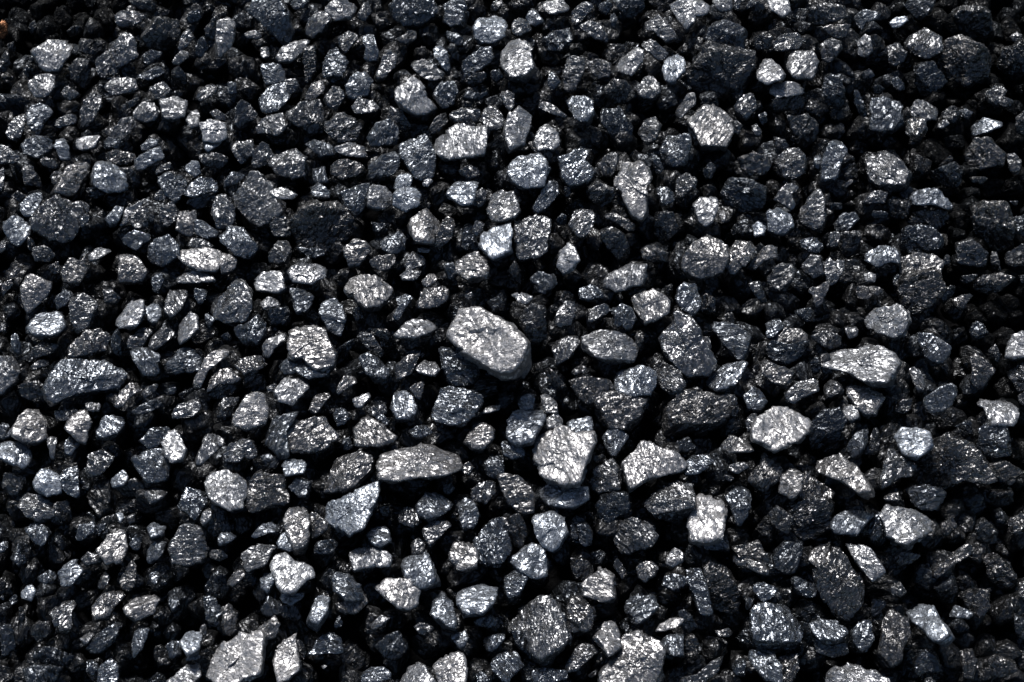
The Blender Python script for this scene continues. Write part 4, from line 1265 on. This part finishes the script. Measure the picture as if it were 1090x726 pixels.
    'small flat-lying dim blue-grey oblong lump, fifth one above the big dark rhombus at far left',
    'small left-dipping blue-grey long lump just below-right of the blue-white rough lump',
    'small flat-lying grey long lump just above-left of the small crinkled silver lump',
    'small flat-lying near-black oblong lump, second one left of the long brick-shaped lump',
    'small flat-lying grey long lump just above the broad cracked pale lump',
    'small flat-lying near-black long lump just below the small crinkled silver lump',
    'small mid-grey chunky lump just above-right of the broad cracked pale lump',
    'small dim blue-grey chunky lump, third one above the broad cracked pale lump',
    'small upright blue-grey oblong lump, second one below the smooth mauve-grey lump',
    'small flat-lying light grey long lump just above-left of the two-humped grey lump',
    'small flat-lying dark bluish long lump just below the bright upright post-shaped lump',
    'small upright blue-grey long lump just below-left of the wide dark blue lump at the top',
    'small flat-lying dim blue-grey long lump, second one below the big gritty pear-shaped lump',
    'small dark grey blocky lump just left of the pale block cut by the bottom edge',
    'small right-dipping black long lump, second one below the speckled roundish lump',
    'small left-dipping light grey long lump just below-right of the long crumbly ridge at the top',
    'small left-dipping grey oblong lump just above-left of the long flat ridged lump',
    'small left-dipping charcoal oblong lump just below-right of the dark crumbly lump at right edge',
    'small left-dipping mid-grey oblong lump, third one left of the big black ribbed block',
    'small left-dipping mid-grey oblong lump just above-left of the upright blue lump at the top',
    'small flat-lying charcoal oblong lump just right of the big dull slate slab',
    'small flat-lying mid-grey oblong lump, third one below-right of the topmost bright lump on the left',
    'small near-black blocky lump, second one above-left of the glittering dark upright lump',
    'small blue-grey chunky lump just below the glinting loaf-like lump',
]
LABELS = dict(enumerate(LABELS))
LABELS[516] = 'small bright white chip in mid-air over the right side of the tilted grey square lump'
LABELS[382] = 'small grey lump in mid-air near the upper right, over a squarish glossy one'
LABELS[716] = 'small rust-brown lump at the left edge near the top corner'
# ------------------------------------------------------------------ the lumps, largest first
ALB = {1: .004, 2: .006, 3: .009, 4: .013, 5: .016, 6: .024, 7: .042, 8: .075, 9: .12}  # seen brightness as albedo: own paleness plus shade put into the colour
PHI = {1: -24, 2: -15, 3: -6, 4: 6, 5: 18, 6: 26, 7: 31, 8: 34, 9: 35}
TINT = {'': (0.97, 0.98, 1.02), 'b': (0.91, 0.98, 1.09), 'w': (1.0, 0.98, 0.99), 'r': (6.0, 2.6, 1.2)}
def area(P):
    x, y = P[:, 0], P[:, 1]
    return 0.5 * abs(np.dot(x, np.roll(y, -1)) - np.dot(y, np.roll(x, -1)))
def build_traced(tone, tint, pts, idx, level, falling=False):
    rng = np.random.default_rng(1000 + idx); deep = 'd' in tint; tint = tint.replace('d', '')
    P = np.array(pts, float)
    A = area(P); R = math.sqrt(A / math.pi)
    x, y = P[:, 0], P[:, 1]; cr = x * np.roll(y, -1) - y * np.roll(x, -1)
    if abs(cr.sum()) < 1e-6: cx, cy = P.mean(0)
    else:
        cx = ((x + np.roll(x, -1)) * cr).sum() / (3 * cr.sum()); cy = ((y + np.roll(y, -1)) * cr).sum() / (3 * cr.sum())
    px = (P - (cx, cy)) * 1.07
    px[:, 1] = np.where(px[:, 1] > 0, px[:, 1] * (1.04 if tone >= 8 else 1.14), px[:, 1])
    ext = np.linalg.eigvalsh(np.cov(px.T)); minor = R * (ext[0] / max(ext[1], 1e-6)) ** 0.25
    rm = R * 0.002
    lift = (0.25 * (tone - 4.5) / 4.5) * rm + 0.004 * rng.uniform(-1, 1)
    if tone <= 2: lift -= 0.012
    if falling: lift = 0.12
    o = hit(cx, cy, lift)
    dist = np.dot(o - C0, FWD); sc = dist / FPX
    w = C0 - o; w /= np.linalg.norm(w)
    u = np.cross(UP, w); u /= np.linalg.norm(u); v = np.cross(w, u)
    poly = np.stack([px[:, 0] * sc, -px[:, 1] * sc], 1) * 1.07
    rho = polar(poly)
    rho = np.maximum(rho, rho.mean() * 0.25)
    # the largest face turns between the viewer (0 deg) and the sun
    s = sun_dir - w * np.dot(w, sun_dir); s /= np.linalg.norm(s)
    phi = math.radians(PHI[tone] + rng.normal() * 4); jit = math.radians(rng.normal() * 9)
    sd3 = np.cross(w, s)
    m = w * math.cos(phi) + s * math.sin(phi); m = m * math.cos(jit) + sd3 * math.sin(jit)
    main = np.array([m @ u, m @ v, m @ w])
    dn = w * math.cos(math.radians(62)) - s * math.sin(math.radians(62)); dn = np.array([dn @ u, dn @ v, dn @ w])
    th = minor * sc * rng.uniform(0.50, 0.68)
    V, F = lump_shape(rho, th, main, rng, level, facets=2 if tone >= 8 else 3 if tone >= 6 else 6,
                      tilt=(58, 78) if tone >= 8 else (45, 72) if tone >= 6 else (32, 68), cut=(0.95, 1.02) if tone >= 8 else (0.86, 0.97) if tone >= 6 else (0.7, 0.9), down=dn if tone >= 4 else None, under=(0.42, 0.48) if deep else (0.93, 1.0) if tone >= 8 else (0.82, 0.92), split=0 if idx == 0 else 1 if tone == 9 else 2 if tone >= 7 else 3, rough=0.7 if falling else 1.0)
    M = np.stack([u, v, w], 0)
    V = V @ M
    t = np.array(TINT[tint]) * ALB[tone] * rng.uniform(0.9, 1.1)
    gloss = {True: rng.uniform(0.25, 0.33), False: rng.uniform(0.19, 0.30)}[tone >= 7]
    fin = (gloss, {9: 0.95, 8: 0.9, 7: 0.8, 6: 0.66, 5: 0.55, 4: 0.45}.get(tone, 0.36) + (0.05 if tint == 'w' else 0), rng.uniform(0, 1))
    return o, V, F, t, fin, (cx, cy, R)

LUMPS = []
for ln in DATA.strip().split("\n"):
    q = ln.split()
    LUMPS.append((int(q[0][0]), q[0][1:], [tuple(map(int, z.split(","))) for z in q[1:]]))
FALLING = [(240, 38), (303, 205), (970, 138), (1000, 425)]
def is_falling(c):
    return any(math.hypot(c[0] - a, c[1] - b) < 9 for a, b in FALLING)
NTH = 300
stuffV, stuffF, stuffL, stuffN = [], [], [], []; nv = 0
for i, (tone, tint, pts) in enumerate(LUMPS):
    if np.mean([q[0] for q in pts]) > 985 and 4 <= tone <= 6: tone -= 1      # shade along the right-hand edge, put into the lumps as a darker tone
    c = np.mean(pts, axis=0); fall = is_falling(c)
    solo = i < NTH or i in LABELS
    level = 6 if i < 60 else 5
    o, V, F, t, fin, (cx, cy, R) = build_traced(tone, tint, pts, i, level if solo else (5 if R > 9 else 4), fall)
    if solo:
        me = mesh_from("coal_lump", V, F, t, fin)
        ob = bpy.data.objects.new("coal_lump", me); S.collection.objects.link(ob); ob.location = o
        ob["label"] = LABELS[i]; ob["category"] = "coal lump"
        ob["group"] = "falling coal lumps" if fall else "coal lumps in the pile"
    else:
        stuffV.append(V + o); stuffF.append(F + nv); nv += len(V)
        stuffL.append(np.tile(t, (len(V), 1))); stuffN.append(np.tile(fin, (len(V), 1)))
# the lumps below and beyond, glimpsed in the gaps
rg = np.random.default_rng(7)
shapes = []
for k in range(24):
    a = np.linspace(0, 2 * math.pi, 8)[:-1] + rg.uniform(-.25, .25, 7); rr = rg.uniform(0.75, 1.15, 7)
    poly = np.stack([np.cos(a) * rr * rg.uniform(.8, 1.2), np.sin(a) * rr * rg.uniform(.7, 1.0)], 1)
    n = np.array([rg.normal() * .3, rg.normal() * .3, 1]); n /= np.linalg.norm(n)
    shapes.append(lump_shape(polar(poly), 0.6, n, rg, 4, facets=6))
def rot(rg):
    q = rg.normal(size=4); q /= np.linalg.norm(q); a, b, c, d = q
    return np.array([[1-2*(c*c+d*d), 2*(b*c-a*d), 2*(b*d+a*c)], [2*(b*c+a*d), 1-2*(b*b+d*d), 2*(c*d-a*b)], [2*(b*d-a*c), 2*(c*d+a*b), 1-2*(b*b+c*c)]])
for layer, step in ((0, 0.053), (1, 0.058)):
    for yy in np.arange(-1.15, 1.15, step):
        for xx in np.arange(-1.45, 1.45, step):
            x = xx + rg.uniform(-.5, .5) * step; y = yy + rg.uniform(-.5, .5) * step
            r = rg.uniform(0.026, 0.044)
            inner = abs(x) < 1.13 + 0.1 * y and -0.84 < y < 0.93 and corner(x, y) < 0.02
            edge = corner(x, y) > 0.005 or x > 1.0 - 0.1 * y  # filler here reflects less, imitating shade at the corners and right side
            z = surf(x, y) - (0.055 + 0.014 * rg.uniform(-1, 1) if inner or edge else 0.02) - 0.045 * layer
            V, F = shapes[rg.integers(len(shapes))]
            V = V @ rot(rg).T * r + (x, y, z)
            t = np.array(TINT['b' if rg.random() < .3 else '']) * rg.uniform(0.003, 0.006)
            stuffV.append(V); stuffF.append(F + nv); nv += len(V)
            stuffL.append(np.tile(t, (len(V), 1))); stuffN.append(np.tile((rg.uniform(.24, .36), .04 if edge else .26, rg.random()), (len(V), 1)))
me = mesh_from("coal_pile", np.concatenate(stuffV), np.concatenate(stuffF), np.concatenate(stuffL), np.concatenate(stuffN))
ob = bpy.data.objects.new("coal_pile", me); S.collection.objects.link(ob)
ob["kind"] = "stuff"; ob["label"] = "heap of smaller black coal lumps filling the gaps between the larger ones"; ob["category"] = "coal heap"

# ------------------------------------------------------------------ coal dust under the lumps, and the ground
def sheet(name, xs, ys, zf, mat):
    X, Y = np.meshgrid(xs, ys); Z = zf(X, Y)
    V = np.stack([X.ravel(), Y.ravel(), Z.ravel()], 1); nx = len(xs)
    F = [(j * nx + i, j * nx + i + 1, (j + 1) * nx + i + 1, (j + 1) * nx + i) for j in range(len(ys) - 1) for i in range(nx - 1)]
    me = bpy.data.meshes.new(name); me.from_pydata(V.tolist(), [], F); me.materials.append(mat)
    me.polygons.foreach_set("use_smooth", np.ones(len(F), dtype=bool))
    o = bpy.data.objects.new(name, me); S.collection.objects.link(o); return o
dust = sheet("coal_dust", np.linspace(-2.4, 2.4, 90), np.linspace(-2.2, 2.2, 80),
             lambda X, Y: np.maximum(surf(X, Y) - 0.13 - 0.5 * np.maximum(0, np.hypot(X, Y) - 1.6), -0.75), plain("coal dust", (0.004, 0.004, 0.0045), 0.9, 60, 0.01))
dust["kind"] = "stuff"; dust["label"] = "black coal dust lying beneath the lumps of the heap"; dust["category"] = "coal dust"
gr = sheet("ground", np.linspace(-60, 60, 3), np.linspace(-60, 60, 3), lambda X, Y: X * 0 - 0.74, plain("ground", (0.004, 0.004, 0.004), 0.95, 8, 0.01))
gr["kind"] = "structure"
